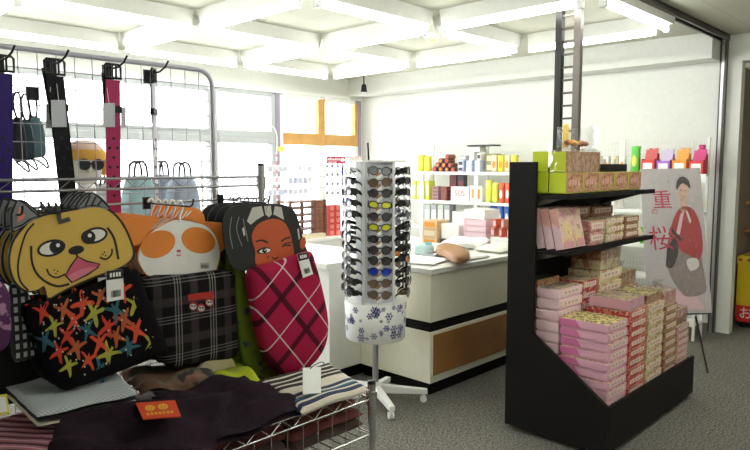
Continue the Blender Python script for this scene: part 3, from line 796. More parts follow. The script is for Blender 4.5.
# ================================================================== SCARVES IN THE BASKET
def wv(seed, amp, fx=2.0, fy=1.6):
    r_ = random.Random(seed); ph = [r_.uniform(0, 6.28) for _ in range(6)]
    return lambda s, t: amp * (sin(fx * 6.28 * s * .5 + ph[0] + 2 * t) * .5 + sin(fy * 6.28 * t + ph[1] + 3 * s) * .4 + .35 * sin(11 * s + 7 * t + ph[2]) + .2 * sin(19 * t - 9 * s + ph[3]))
GS = 'folded scarves in the wire basket'
def scarf(label, c4, th, mats, wav=None, folds=1, m=0, nx=30, ny=20, edge=.1):
    mb = MB().cloth(c4, th, nx, ny, wav, m, folds, edge)
    cc = sum([Vector(p) for p in c4], Vector()) / 4
    return solo('folded_scarf', label, 'scarf', mb, mats, tuple(cc), GS)
g = NG('pale_grey_waffle_knit', (.50, .54, .56), .9, spec=.1); g.over((.27, .30, .32), g.stripe(g.comb(.9, .43, 0), .0085, .42), .75); g.over((.30, .33, .35), g.stripe(g.comb(-.43, .9, 0), .0085, .42), .6)
g.bump(g.stripe(g.comb(.9, .43, 0), .0085, .5), .3); M_waffle = g.done()
M_purple = mat('aubergine_fleece', (.021, .012, .018), .95, var=.3, scale=12, bump=.6, bscale=60, spec=.08)
g = NG('muted_camouflage_cloth', (.13, .075, .05), .9, spec=.1); g.over((.10, .12, .07), g.noise_mask(11, .55, .03)); g.over((.26, .13, .10), g.noise_mask(8, .6, .04)); g.over((.05, .05, .045), g.noise_mask(15, .62, .02)); M_camo = g.done()
M_neon = mat('neon_yellow_cloth', (.52, .60, .015), .8, var=.15, bump=.3)
M_maroon = mat('maroon_cloth', (.14, .03, .03), .9, var=.3, bump=.3); M_brownc = mat('dark_brown_cloth', (.07, .04, .03), .9, var=.3, bump=.3)
g = NG('dusty_pink_stripe_cloth', (.34, .13, .16), .9, spec=.1); g.over((.06, .03, .04), g.stripe(g.comb(.8, .6, 0), .03, .3)); g.over((.50, .34, .36), g.stripe(g.comb(.8, .6, 0), .03, .15, .4)); M_dusty = g.done(); M_navy = mat('navy_cloth', (.03, .04, .16), .9, var=.2)
M_cream = mat('cream_cloth', (.66, .60, .50), .9); M_charc = mat('charcoal_cloth', (.015, .014, .015), .9, var=.3, bump=.3); M_bluegrey = mat('pale_blue_cloth', (.45, .52, .62), .9)
M_tealc = mat('teal_cloth', (.03, .16, .20), .9); M_denim = mat('navy_stripe_cloth', (.02, .035, .09), .9)
# base layers
def quad(x0, x1, y0, y1, z): return [(x0, y0, z), (x1, y0, z), (x1, y1, z), (x0, y1, z)]
scarf('charcoal folded scarf at the bottom left of the basket', quad(.30, .78, 1.34, 1.72, .712), .085, M_charc, wv(1, .002))
scarf('dusty pink striped scarf folded under the grey waffle scarf', quad(.36, .74, 1.345, 1.70, .803), .055, [M_dusty, M_charc], wv(2, .003), 3, [0, 1, 0])
scarf('navy blue scarf folded directly under the grey waffle scarf', quad(.40, .72, 1.36, 1.70, .862), .04, [M_navy, M_dusty], wv(3, .003), 2, [0, 1])
tw = [onz(38, 431, .925), onz(138, 404, .925), onz(103, 369, .925), onz(6, 397, .925)]
scarf('pale grey waffle scarf folded flat with cream edge at the basket\'s left', tw, .032, [M_cream, M_charc, M_waffle], wv(4, .004, 1.2, .8), 3, [0, 1, 2], edge=.05)
scarf('maroon scarf rolled inside the basket front, beneath dark purple scarf', quad(.80, 1.06, 1.335, 1.60, .712), .10, [M_maroon, M_brownc], wv(5, .003), 2, [1, 0])
scarf('dark brown scarf in the basket corner below the striped scarf', quad(1.07, 1.345, 1.335, 1.62, .712), .06, [M_brownc, M_maroon], wv(6, .003), 2, [0, 1])
scarf('brick red scarf folded just under the striped scarf', quad(1.075, 1.335, 1.345, 1.62, .777), .05, [M_maroon, mat('brick_cloth', (.22, .07, .05), .9, var=.3)], wv(7, .003), 2, [1, 0])
scarf('brown folded scarf at the back of the basket below camouflage scarf', quad(.80, 1.06, 1.62, 1.82, .712), .12, [M_brownc], wv(8, .003))
scarf('grey scarf folded at the back right of the basket', quad(1.075, 1.335, 1.64, 1.82, .712), .10, [M_charc], wv(9, .003))
# dark aubergine scarf, draped over the front of the pile
def drape(corners, th, amp, seed): return [Vector(p) for p in corners], th, wv(seed, amp, 2.2, 1.8)
mb = MB()
mb.cloth([onz(45, 470, .915), onz(205, 470, .885), onz(232, 399, .915), onz(62, 425, .955)], .035, 40, 26, wv(21, .014, 3.2, 2.6), 0, 2, .14)
mb.cloth([onz(196, 462, .860), onz(306, 413, .845), onz(243, 381, .905), onz(150, 402, .925)], .032, 40, 26, wv(22, .014, 3, 2.6), 0, 2, .14)
solo('folded_scarf', 'dark purple fleece scarf spread over the basket front', 'scarf', mb, M_purple, tuple(onz(170, 430, .9)), GS)
mb = MB().cloth([onz(140, 398, .895), onz(222, 391, .885), onz(205, 357, .895), onz(119, 380, .895)], .025, 34, 24, wv(23, .014, 3.2, 2.6), 0, 1, .15)
solo('folded_scarf', 'crumpled brown green camouflage scarf behind the purple scarf', 'scarf', mb, M_camo, tuple(onz(170, 380, .9)), GS)
mb = MB().cloth([onz(218, 395, .87), onz(262, 388, .865), onz(243, 366, .855), onz(198, 371, .855)], .025, 30, 20, wv(24, .008, 3, 2.4), 0, 1, .15)
solo('folded_scarf', 'bright neon yellow scarf behind the purple scarf', 'scarf', mb, M_neon, tuple(onz(230, 380, .89)), GS)
# striped scarf
rows = ['w', 'n', 'n', 'w', 'n', 't', 'w', 'n', 'n', 'w', 'w', 'w', 'w', 'w', 'k', 'k', 'w', 'k', 'k', 'w', 'k', 'k', 'w', 'k', 'k', 'o']
key = {'w': 0, 'n': 1, 't': 2, 'k': 3, 'o': 4}
mb = MB(); ns = len(rows)
st4 = [onz(302, 419, .850), onz(368, 394, .842), onz(330, 369, .848), onz(254, 390, .868)]
def stripe_cloth(c4, th, wav):
    a, b, c, d = [Vector(p) for p in c4]; nx, ny = 26, ns * 2
    up = Vector((0, 0, 1)); top = []; bot = []
    for j in range(ny + 1):
        for i in range(nx + 1):
            s, t = i / nx, j / ny; p = (a * (1 - s) + b * s) * (1 - t) + (d * (1 - s) + c * s) * t + up * wav(s, t)
            e = min(s, 1 - s, t, 1 - t) / .09; k = 1 if e >= 1 else math.sqrt(1 - (1 - e) ** 2)
            top.append(p + up * th * (.5 + .5 * k)); bot.append(p + up * th * (.5 - .5 * k))
    W = nx + 1
    for j in range(ny):
        fs = [(j * W + i, j * W + i + 1, (j + 1) * W + i + 1, (j + 1) * W + i) for i in range(nx)]
        mm = key[rows[min(ns - 1, j // 2)]]
        mb.add(top, fs, mm, True); mb.add(bot, [f[::-1] for f in fs], mm, True)
stripe_cloth(st4, .028, wv(31, .004, 1.2, 1))
solo('folded_scarf', 'cream scarf with navy, teal and black stripes at the basket corner', 'scarf', mb, [M_cream, M_denim, M_tealc, M_charc, mat('rust_cloth', (.35, .10, .03), .9)], tuple(onz(310, 395, .86)), GS)
# white swing tag with its black string
c = ony(313, 394, 1.30)
t = thing('price_card', 'blank white swing tag standing on the striped scarf', 'price tag', tuple(c))
MB().prism([ony(303, 368, 1.33), ony(321, 367, 1.33), ony(321, 393, 1.30), ony(303, 394, 1.30)], (0, .0015, 0)).build('card', M_paper, t)
MB().tube(smooth_open([tuple(ony(310, 369, 1.328)), tuple(ony(316, 364, 1.34)), tuple(ony(323, 362, 1.36)), tuple(ony(324, 366, 1.38))], 4), .0014, 6).build('string', M_ink, t)
# red label on purple scarf
def on_quad(px, z): return [onz(*p, z) for p in px]
t = thing('cloth_label', 'red label with two yellow smiling faces on the purple scarf', 'label', tuple(onz(158, 410, .985)))
zl = .978
MB().prism(on_quad([(143, 420), (181, 417), (175, 401), (136, 404)], zl), (0, 0, .0025)).build('label_card', mat('label_red', (.62, .05, .015), .5), t)
m = MB()
for cx, cy, in ((150, 408), (163, 406.5)):
    m.poly(on_quad(ell(cx, cy, 5.2, 3.0, 0, 16), zl + .003), 0)
    for dx in (-1.6, 1.6): m.poly(on_quad(ell(cx + dx, cy - .4, .7, .5, 0, 8), zl + .0034), 1)
    m.poly(on_quad(ribbon2([(cx - 2, cy + 1), (cx, cy + 1.8), (cx + 2, cy + 1)], .5), zl + .0034), 1)
for k in range(7): m.poly(on_quad([(147 + k * 4, 415.3 - k * .35), (149.6 + k * 4, 415.1 - k * .35), (149 + k * 4, 412.6 - k * .35), (146.4 + k * 4, 412.9 - k * .35)], zl + .003), 0)
m.build('label_print', [mat('label_yellow', (.75, .45, .04), .5), MATS['label_red']], t)
# price card on the far left
t = thing('price_card', 'small white price card with yellow border at left picture edge', 'price tag', tuple(onz(2, 416, .90)))
MB().prism([ony(-8, 396, 1.52), ony(7, 394, 1.52), ony(10, 414, 1.52), ony(-8, 417, 1.52)], (0, .0015, 0)).build('card', mat('card_yellow', (.75, .65, .08), .5), t)
MB().poly([ony(-8, 398, 1.5195), ony(5.5, 396.5, 1.5195), ony(7.5, 411.5, 1.5195), ony(-8, 414, 1.5195)]).build('card_print', M_paper, t)
# plain sample bag card behind the camouflage scarf
t = solo('paper_bag', 'small beige paper bag propped behind the camouflage scarf', 'paper bag', MB().prism([ony(196, 371, 1.63), ony(224, 343, 1.63), ony(236, 366, 1.63), ony(205, 374, 1.63)], (0, .012, 0)), mat('beige_printed_paper', (.48, .42, .28), .6, var=.2, scale=40), tuple(ony(215, 368, 1.63)))

# ================================================================== SUNGLASSES CAROUSEL
CX, CY = 2.915, 2.79
view_a = math.atan2(-CY, -CX)               # direction from the stand towards the camera
st = thing('sunglasses_stand', 'white rotating sunglasses stand on a wheeled star base', 'display stand', (CX, CY, 0))
RS = .178
def oct_pts(r, a0=view_a, n=10): return [(CX + r * cos(a0 + 2 * pi * (k + .5) / n), CY + r * sin(a0 + 2 * pi * (k + .5) / n)) for k in range(n)]
COLS = [R(7), R(67), R(127), R(187), R(247), R(307)]
m = MB().prism([(x, y, .66) for x, y in oct_pts(.124, view_a, 12)], (0, 0, .86))
m.build('display_core', mat('pale_grey_panel', (.74, .75, .80), .5), st)
MB().prism([(x, y, 1.522) for x, y in oct_pts(.19, view_a + R(7), 6)], (0, 0, .01)).build('top_cap', M_whiteplastic, st, None, .002)
for k in range(6):
    a = view_a + COLS[k] + R(30)
    tx = Vector((-sin(a), cos(a), 0)); nx_ = Vector((cos(a), sin(a), 0)); c0 = Vector((CX, CY, .66))
    MB().prism([c0 + nx_ * .180 - tx * .008, c0 + nx_ * .180 + tx * .008, c0 + nx_ * .187 + tx * .008, c0 + nx_ * .187 - tx * .008], (0, 0, .862)).build('edge_strip', M_whiteplastic, st)
sk = MB().lathe([(.180, .42), (.188, .43), (.195, .655), (.186, .659)], (CX, CY, 0), 40)
rr = random.Random(5)
def on_cyl(a, z, r=.169):
    rad = .188 + (z - .43) / .23 * .006 + .0012
    return Vector((CX + rad * cos(a), CY + rad * sin(a), z))
for i in range(84):
    a = rr.uniform(0, 2 * pi); z = rr.uniform(.455, .645); s = rr.choice((.012, .016, .023, .028)); mi = rr.choice((1, 1, 2))
    for q in range(6):
        th = q * pi / 3
        def pt(l, w): return on_cyl(a + (l * cos(th) - w * sin(th)) / .186, min(.664, max(.432, z + l * sin(th) + w * cos(th))))
        sk.poly([pt(0, -s * .07), pt(s, -s * .09), pt(s, s * .09), pt(0, s * .07)], mi)
        sk.poly([pt(s * .5, -s * .30), pt(s * .68, -s * .30), pt(s * .68, s * .30), pt(s * .5, s * .30)], mi)
sk.build('snowflake_skirt', [M_white, mat('snowflake_navy', (.025, .03, .20), .5), mat('snowflake_grey', (.12, .13, .28), .5)], st)
MB().tube([(CX, CY, .07), (CX, CY, .45)], .019, 16).build('pole', M_steel, st)
MB().lathe([(.045, .05), (.045, .10), (.03, .125), (.02, .13)], (CX, CY, 0), 20).build('hub', M_whiteplastic, st)
rod_o = Vector((CX - .03, CY + .03, 0))
MB().tube([rod_o + Vector((0, 0, 1.53)), rod_o + Vector((-.004, .004, 1.64))], .006, 8).build('sign_rod', M_blackplastic, st)
base_dirs = [math.atan2(2.49 - CY, 2.75 - CX), math.atan2(2.585 - CY, 3.10 - CX)]
angs = [base_dirs[0], base_dirs[1], base_dirs[1] + 1.25, base_dirs[0] - 1.28, base_dirs[0] - 2.5]
for a in angs:
    dx = Vector((cos(a), sin(a), 0)); sx = Vector((-sin(a), cos(a), 0)); c = Vector((CX, CY, 0)); L = .33
    if a == angs[2]: L = .25
    pts = [c + dx * .02 - sx * .022 + Vector((0, 0, .115)), c + dx * .02 + sx * .022 + Vector((0, 0, .115)), c + dx * .02 + sx * .022 + Vector((0, 0, .06)), c + dx * .02 - sx * .022 + Vector((0, 0, .06))]
    tip = [c + dx * L - sx * .018 + Vector((0, 0, .085)), c + dx * L + sx * .018 + Vector((0, 0, .085)), c + dx * L + sx * .018 + Vector((0, 0, .055)), c + dx * L - sx * .018 + Vector((0, 0, .055))]
    lg = MB().add(pts + tip, [(3, 2, 1, 0), (4, 5, 6, 7), (0, 1, 5, 4), (1, 2, 6, 5), (2, 3, 7, 6), (3, 0, 4, 7)]).build('leg', M_whiteplastic, st, None, .004)
    e = c + dx * (L - .025)
    cm = MB().tube([e + Vector((0, 0, .03)), e + Vector((0, 0, .058))], .007, 8)
    for sg in (-1, 1): cm.tube([e + sx * (.004 * sg) + Vector((0, 0, .022)), e + sx * (.016 * sg) + Vector((0, 0, .022))], .0215, 14)
    cm.build('caster', M_whiteplastic, lg, WLOC[st.name])

# ---- sunglasses: local frame x right, y outward (wearing direction), z up
def glasses_proto(kind, lens_mat, frame_mat, tagc):
    t = thing('sunglasses', 'x', 'sunglasses')
    wr = kind == 'wrap'
    def curve(x): return -.9 * x * x * (1.6 if wr else .8) * 3.2
    for s in (-1, 1):
        o = smooth_closed([(s * .012, .006), (s * .03, .019 if not wr else .017), (s * .058, .014), (s * .066, -.001), (s * .052, -.017 if not wr else -.013), (s * .03, -.021 if not wr else -.016), (s * .014, -.012)], 3)
        out = [(x, curve(x), z) for x, z in o]
        MB().prism(out, (0, -.0022, 0), 0).build('lens', lens_mat, t, (0, 0, 0))
        MB().tube(out, .0026 if not wr else .0034, 6, closed=True).build('rim', frame_mat, t, (0, 0, 0))
        q = [(s * .068, curve(.066), .006), (s * .072, curve(.066) - .02, .004), (s * .070, curve(.066) - .075, .0), (s * .062, curve(.066) - .115, -.012), (s * .058, curve(.066) - .128, -.026)]
        h = [.016, .015, .010, .006, .005] if wr else [.010, .009, .006, .005, .004]
        P = [Vector(p) for p in smooth_open(q, 3)]; mbt = MB(); vs = []
        for i, p in enumerate(P):
            hh = h[min(4, i // 3)]
            vs += [p + Vector((-.0016, 0, -hh)), p + Vector((.0016, 0, -hh)), p + Vector((.0016, 0, hh)), p + Vector((-.0016, 0, hh))]
        fs = []
        for i in range(len(P) - 1):
            for j in range(4): fs.append((i * 4 + j, i * 4 + (j + 1) % 4, i * 4 + 4 + (j + 1) % 4, i * 4 + 4 + j))
        n4 = len(vs); fs += [(3, 2, 1, 0), (n4 - 4, n4 - 3, n4 - 2, n4 - 1)]
        mbt.add(vs, fs); mbt.build('temple', frame_mat, t, (0, 0, 0))
    MB().tube([(-.014, curve(.012), .006), (-.006, .003, .010), (.006, .003, .010), (.014, curve(.012), .006)], .003, 6).build('bridge', frame_mat, t, (0, 0, 0))
    tg = MB().box(-.015, .015, .0, .0012, -.042, -.014, 0, Matrix.Translation((.018, .006, 0)) @ Matrix.Rotation(.5, 4, 'Y'))
    tg.box(-.015, .015, -.0002, .0014, -.026, -.0142, 1, Matrix.Translation((.018, .006, 0)) @ Matrix.Rotation(.5, 4, 'Y'))
    tg.build('price_tag', [M_paper, tagc], t, (0, 0, 0))
    for ch in KIDS(t): ch.data.transform(Matrix.Diagonal((1.0, .58, 1.2, 1)))
    return t
def lens(n, c, rough=.08, metal=.0): return mat('lens_' + n, c, rough, metal, var=0, spec=.8)
F_b = mat('glossy_black_frame', (.012, .012, .014), .22); F_g = mat('gunmetal_frame', (.10, .10, .12), .25, .7); F_s = mat('silver_frame', (.55, .55, .58), .25, .8); F_w = mat('brown_frame', (.09, .045, .03), .3)
T_o = mat('tag_brown', (.32, .16, .05), .5)
KIN = {
    'clear': ('clear lens', glasses_proto('full', lens('clear', (.62, .64, .64), .15), F_s, T_o)),
    'grey': ('grey lens', glasses_proto('full', lens('grey', (.22, .22, .23)), F_b, T_o)),
    'black': ('black wraparound', glasses_proto('wrap', lens('black', (.02, .02, .024)), F_b, T_o)),
    'dark': ('dark lens', glasses_proto('full', lens('dark', (.045, .04, .045)), F_b, T_o)),
    'yellow': ('yellow lens', glasses_proto('wrap', lens('yellow', (.62, .66, .03)), F_g, T_o)),
    'blue': ('mirrored blue lens', glasses_proto('full', lens('blue', (.02, .06, .62), .06, .35), F_g, T_o)),
    'bronze': ('bronze lens', glasses_proto('full', lens('bronze', (.16, .11, .07)), F_w, T_o)),
    'orange': ('black and orange wraparound', glasses_proto('wrap', lens('orange', (.75, .22, .02)), F_b, T_o)),
    'smoke': ('smoke lens', glasses_proto('full', lens('smoke', (.12, .115, .13)), F_g, T_o)),
}
used_g = set()
cols = [('front column', COLS[0], R(2), ['grey', 'bronze', 'dark', 'yellow', 'dark', 'yellow', 'black', 'dark', 'dark', 'blue', 'bronze', 'bronze']),
        ('right side column', COLS[1] - R(4), R(76), ['black', 'black', 'black', 'black', 'smoke', 'black', 'black', 'black', 'orange', 'dark', 'dark', 'bronze']),
        ('left side column', COLS[5], R(-66), ['clear', 'smoke', 'black', 'black', 'black', 'dark', 'smoke', 'dark', 'dark', 'smoke', 'black', 'black']),
        ('rear left column', COLS[4], R(-113), ['blue', 'dark', 'smoke', 'blue', 'clear', 'dark', 'smoke', 'dark', 'clear', 'blue', 'dark', 'smoke']),
        ('rear right column', COLS[2], R(127), ['dark', 'smoke', 'dark', 'bronze', 'dark', 'smoke', 'dark', 'dark', 'orange', 'bronze', 'dark', 'dark'])]
ROWS = ['top', 'second', 'third', 'fourth', 'fifth', 'sixth', 'seventh', 'eighth', 'ninth', 'tenth', 'eleventh', 'bottom']
GSG = 'sunglasses on the rotating stand'
rr = random.Random(8)
for cname, da, yaw_, kinds in cols:
  for r_, kd in enumerate(kinds):
    z = 1.472 - r_ * .0672
    a = view_a + da; yw = view_a + yaw_
    out = {'front column': .212, 'right side column': .232, 'left side column': .222}.get(cname, .21)
    loc = (CX + out * cos(a), CY + out * sin(a), z + rr.uniform(-.004, .004))
    rot = (rr.uniform(-.06, .06), rr.uniform(-.07, .07), yw - pi / 2 + rr.uniform(-.08, .08))
    ds, pr = KIN[kd]
    lab = '%s sunglasses, %s row, %s of the stand' % (ds, ROWS[r_], cname)
    if kd not in used_g:
        used_g.add(kd); pr.location = loc; pr.rotation_euler = rot; pr['label'] = lab; pr['group'] = GSG
    else: dup(pr, loc, lab, GSG, rot)

# ================================================================== GONDOLA
gd = thing('display_gondola', 'black shelf unit stacked with souvenir sweet boxes', 'shelf unit', (3.14, 1.36, 0))
GX0, GX1, GYB, GYF = 3.14, 4.40, 1.96, 1.355
side = [(GYB, .03), (GYF, .03), (GYF, .275), (1.795, .585), (1.795, 1.52), (GYB, 1.52)]
MB().prism([(GX0, y, z) for y, z in side], (-.022, 0, 0)).build('side_panel', M_black, gd, None, .004)
MB().box(GX0, GX1, GYB - .02, GYB, .03, 1.50).build('back_panel', M_black, gd)
bs = MB().box(GX0, GX1, GYF + .02, GYB - .02, .02, .235)
bs.build('deck', M_black, gd, None, .003)
MB().box(GX0, GX1 + .003, GYF, GYF + .018, .03, .275).build('front_board', M_black, gd, None, .003)
MB().box(GX1 - .02, GX1, GYF + .02, GYB - .02, .235, .262).build('end_lip', M_black, gd)
for z in (1.322, 1.024):
    s = MB().box(GX0, GX1 - .1, 1.61, GYB - .02, z, z + .022).box(GX0, GX1 - .1, 1.607, 1.612, z, z + .028)
    so = s.build('shelf', M_black, gd, None, .002)
    for x in (GX0 + .02, GX1 - .13): MB().prism([(x, 1.66, z), (x, GYB - .02, z), (x, GYB - .02, z - .08)], (.006, 0, 0)).build('bracket', M_darkmetal, so, WLOC[gd.name])
for x in (3.2, 4.33):
    for y in (1.42, 1.88): MB().lathe([(.02, 0), (.025, .03)], (x, y, 0), 14).build('foot', M_blackplastic, gd)

# ---- printed cartons
def print_mat(name, base, spots):
    g = NG(name, base, .45, spec=.4)
    for sc, thr, c in spots: g.over(c, g.noise_mask(sc, thr, .02))
    return g.done()
P_pinktop = print_mat('pink_box_lid_print', (.45, .36, .30), [(30, .5, (.60, .42, .12)), (42, .56, (.16, .10, .10)), (36, .60, (.60, .50, .5))])
P_gold = print_mat('gold_flower_print', (.62, .48, .16), [(45, .5, (.10, .08, .05)), (60, .58, (.75, .66, .3))])
M_pinkbox = mat('pale_pink_box', (.74, .40, .50), .4, var=.03); M_pinkwhite = mat('pinkish_white_box', (.76, .52, .57), .4, var=.03); M_magenta = mat('magenta_print', (.62, .16, .34), .4)
M_redbox = print_mat('red_sweet_box', (.50, .05, .05), [(22, .56, (.62, .22, .14)), (40, .62, (.70, .5, .4))])
M_creambox = print_mat('cream_sweet_box', (.66, .56, .34), [(20, .58, (.52, .22, .14)), (50, .62, (.35, .26, .12))])
M_brownbox = print_mat('brown_patterned_box', (.36, .18, .09), [(26, .5, (.46, .27, .14)), (44, .56, (.26, .09, .05)), (60, .65, (.54, .38, .25))])
M_rosebox = print_mat('rose_patterned_box', (.60, .30, .28), [(24, .52, (.66, .45, .38)), (50, .58, (.42, .16, .14))])
M_lime = mat('lime_box_side', (.52, .62, .02), .4, var=.05)
M_label = mat('cream_label', (.74, .68, .55), .5)
def carton(label, cat, group, x0, x1, y0, y1, z0, z1, body, top=None, front=None, left=None, band=False, tilt=None, text=None, full=False):
    t = thing('sweet_box', label, cat, ((x0 + x1) / 2, (y0 + y1) / 2, z0), group)
    h = z1 - z0; lid = z0 + (h * .2 if not full else h * .04)
    bd = MB().box(x0 + .006, x1 - .006, y0 + .006, y1 - .006, z0, lid + .002, 0)
    bo = bd.build('box_base', body, t)
    ld = MB().box(x0, x1, y0, y1, lid, z1, 0); ld.poly([(x0 + .002, y0 + .002, z1 + .0004), (x1 - .002, y0 + .002, z1 + .0004), (x1 - .002, y1 - .002, z1 + .0004), (x0 + .002, y1 - .002, z1 + .0004)], 1)
    ms = [body, top or body]
    if front:
        ms.append(front); f0, f1 = x0 + .003, x1 - .003
        ld.poly([(f0, y0 - .0005, lid + .001), (f1, y0 - .0005, lid + .001), (f1, y0 - .0005, z1 - .001), (f0, y0 - .0005, z1 - .001)], len(ms) - 1)
    if left:
        ms.append(left); yy0, yy1 = y0 + (y1 - y0) * (.55 if band else 0), y1 - .002
        ld.poly([(x0 - .0005, yy1, lid + .001), (x0 - .0005, yy0 + .002, lid + .001), (x0 - .0005, yy0 + (.03 if band else .002), z1 - .001), (x0 - .0005, yy1, z1 - .001)], len(ms) - 1)
    lo = ld.build('lid', ms, t, None, .0012)
    lb = MB()
    w = x1 - x0
    lb.poly([(x0 + w * .12, y0 - .001, lid + (z1 - lid) * .25), (x1 - w * .12, y0 - .001, lid + (z1 - lid) * .25), (x1 - w * .12, y0 - .001, lid + (z1 - lid) * .8), (x0 + w * .12, y0 - .001, lid + (z1 - lid) * .8)], 0)
    for k in range(4): lb.poly([(x0 + w * (.2 + .16 * k), y0 - .0016, lid + (z1 - lid) * .38), (x0 + w * (.31 + .16 * k), y0 - .0016, lid + (z1 - lid) * .38), (x0 + w * (.31 + .16 * k), y0 - .0016, lid + (z1 - lid) * .66), (x0 + w * (.2 + .16 * k), y0 - .0016, lid + (z1 - lid) * .66)], 1)
    lb.build('front_label', [front if front else M_label, mat('label_print_rose', (.58, .32, .30), .5)], lo, WLOC[t.name])
    return t
LV = ['bottom', 'second from bottom', 'third from bottom', 'fourth from bottom', 'fifth from bottom', 'sixth from bottom', 'seventh from bottom', 'eighth from bottom', 'ninth from bottom', 'tenth from bottom', 'eleventh from bottom']
def stack(desc, group, n, x0, x1, y0, y1, z0, z1, body, seed, cat='sweet box', **kw):
    r2 = random.Random(seed); h = (z1 - z0) / n; first_ = None; ts = []
    for k in range(n):
        lv = LV[k] if k < n - 1 else 'topmost'
        jx, jy = r2.uniform(-.004, .004), r2.uniform(-.003, .003)
        lab = desc % lv
        if k == 0: first_ = carton(lab, cat, group, x0, x1, y0, y1, z0, z0 + h - .0006, body, **kw); base = Vector(first_.location); ts.append(first_)
        else: ts.append(dup(first_, base + Vector((jx, jy, h * k)), lab, group))
    return ts
ZD = .2355
stack('pale pink sweet box in the front corner stack, %s', 'front corner stack of pink boxes', 9, 3.165, 3.40, 1.385, 1.655, ZD, .69, M_pinkbox, 1, top=P_gold, left=M_magenta, band=True)
stack('pale pink sweet box in the stack against the side panel, %s', 'rear stack of pink boxes', 10, 3.165, 3.43, 1.665, 1.80, ZD, .835, M_pinkwhite, 2, top=P_pinktop)
stack('red sweet box beside the front corner pink stack, %s', 'front stack of red boxes', 9, 3.425, 3.655, 1.385, 1.63, ZD, .715, M_redbox, 3, top=P_pinktop)
stack('red sweet box in the rear stack under the shelf, %s', 'rear stack of red boxes', 10, 3.44, 3.62, 1.665, 1.84, ZD, .845, M_redbox, 4, top=P_pinktop)
stack('cream sweet box in the stack right of the red one, %s', 'front stack of cream boxes', 7, 3.68, 3.915, 1.385, 1.62, ZD, .71, M_creambox, 5, top=P_pinktop)
stack('cream box in the tallest rear stack, %s', 'rear stack of cream boxes', 8, 3.64, 3.95, 1.66, 1.86, ZD, .88, M_creambox, 6, top=P_gold)
stack('brown patterned box right of the cream stack, %s', 'stack of brown patterned boxes', 8, 3.94, 4.14, 1.385, 1.60, ZD, .665, M_brownbox, 7, top=P_pinktop)
stack('rose patterned box at the gondola far end, %s', 'stack of rose boxes', 6, 4.155, 4.365, 1.385, 1.58, ZD, .50, M_rosebox, 8, top=P_pinktop)
stack('brown patterned box in the far rear stack, %s', 'far rear stack of brown boxes', 8, 3.97, 4.20, 1.66, 1.86, ZD, .74, M_brownbox, 9, top=P_pinktop)
# bundles wrapped in clear film on top
def film(name, parent, x0, x1, y0, y1, z0, z1, seed, tuft=None):
    r2 = random.Random(seed); mb = MB(); nx, ny = 8, 6; top = []
    e = .004
    ring = []
    def P(s, t, z, j=.004): return Vector((x0 - e + (x1 - x0 + 2 * e) * s + r2.uniform(-j, j) * .5, y0 - e + (y1 - y0 + 2 * e) * t + r2.uniform(-j, j) * .5, z + abs(r2.uniform(0, j))))
    g_ = [[P(i / nx, j / ny, z1 + e + (.015 if 0 < i < nx and 0 < j < ny and r2.random() < .3 else 0)) for i in range(nx + 1)] for j in range(ny + 1)]
    vs = [p for row in g_ for p in row]; W = nx + 1
    mb.add(vs, [(j * W + i, j * W + i + 1, (j + 1) * W + i + 1, (j + 1) * W + i) for j in range(ny) for i in range(nx)], 0, True)
    edge = [g_[0][i] for i in range(nx + 1)] + [g_[j][nx] for j in range(1, ny + 1)] + [g_[ny][i] for i in range(nx - 1, -1, -1)] + [g_[j][0] for j in range(ny - 1, 0, -1)]
    low = [Vector((p.x, p.y, z0)) for p in edge]; n = len(edge)
    mb.add(edge + low, [(k, (k + 1) % n, (k + 1) % n + n, k + n) for k in range(n)], 0, True)
    if tuft:
        cx, cy, zt = tuft; k0 = len(mb.v); m_ = 9
        a = [Vector((cx + .02 * (i - 4) + r2.uniform(-.004, .004), cy + .015 * sin(i * 1.7), z1 + .01)) for i in range(m_)]
        b = [Vector((cx + .026 * (i - 4), cy + .03 * sin(i * 2.3), zt + r2.uniform(-.02, .02))) for i in range(m_)]
        mb.add(a + b, [(i, i + 1, i + 1 + m_, i + m_) for i in range(m_ - 1)], 0, True)
    return mb.build(name, M_clear, parent)
def bundle(label, x0, x1, y0, y1, z0, z1, n, body, top, seed, tuft=None, group='bundles wrapped in clear film'):
    t = thing('wrapped_bundle', label, 'wrapped sweets', ((x0 + x1) / 2, (y0 + y1) / 2, z0), group)
    h = (z1 - z0) / n
    for k in range(n):
        mb = MB().box(x0, x1, y0, y1, z0 + h * k, z0 + h * (k + 1) - .001, 0); mb.poly([(x0 + .003, y0 + .003, z0 + h * (k + 1) - .0004), (x1 - .003, y0 + .003, z0 + h * (k + 1) - .0004), (x1 - .003, y1 - .003, z0 + h * (k + 1) - .0004), (x0 + .003, y1 - .003, z0 + h * (k + 1) - .0004)], 1)
        mb.build('inner_box', [body[k % len(body)], top], t, None, .0015)
    film('film_wrap', t, x0, x1, y0, y1, z0, z1, seed, tuft)
    return t
bundle('film wrapped brown and cream bundle topping the tallest cream stack', 3.66, 3.93, 1.665, 1.85, .884, 1.0, 2, [M_creambox, M_brownbox], P_pinktop, 1)
bundle('film wrapped pink and gold bundle on top of the front red stack', 3.43, 3.65, 1.40, 1.62, .719, .775, 1, [M_pinkbox], P_pinktop, 2)
bundle('film wrapped patterned bundle on top of the cream front stack', 3.69, 3.905, 1.40, 1.61, .714, .765, 1, [M_brownbox], P_gold, 3)
bundle('crinkled clear wrapped bundle on the brown patterned stack', 3.95, 4.13, 1.40, 1.59, .67, .745, 1, [M_rosebox], P_pinktop, 4, (4.04, 1.48, .80))
bundle('clear wrapped bundle on the rose stack at the far end', 4.165, 4.355, 1.40, 1.56, .503, .60, 2, [M_brownbox, M_rosebox], P_pinktop, 5)
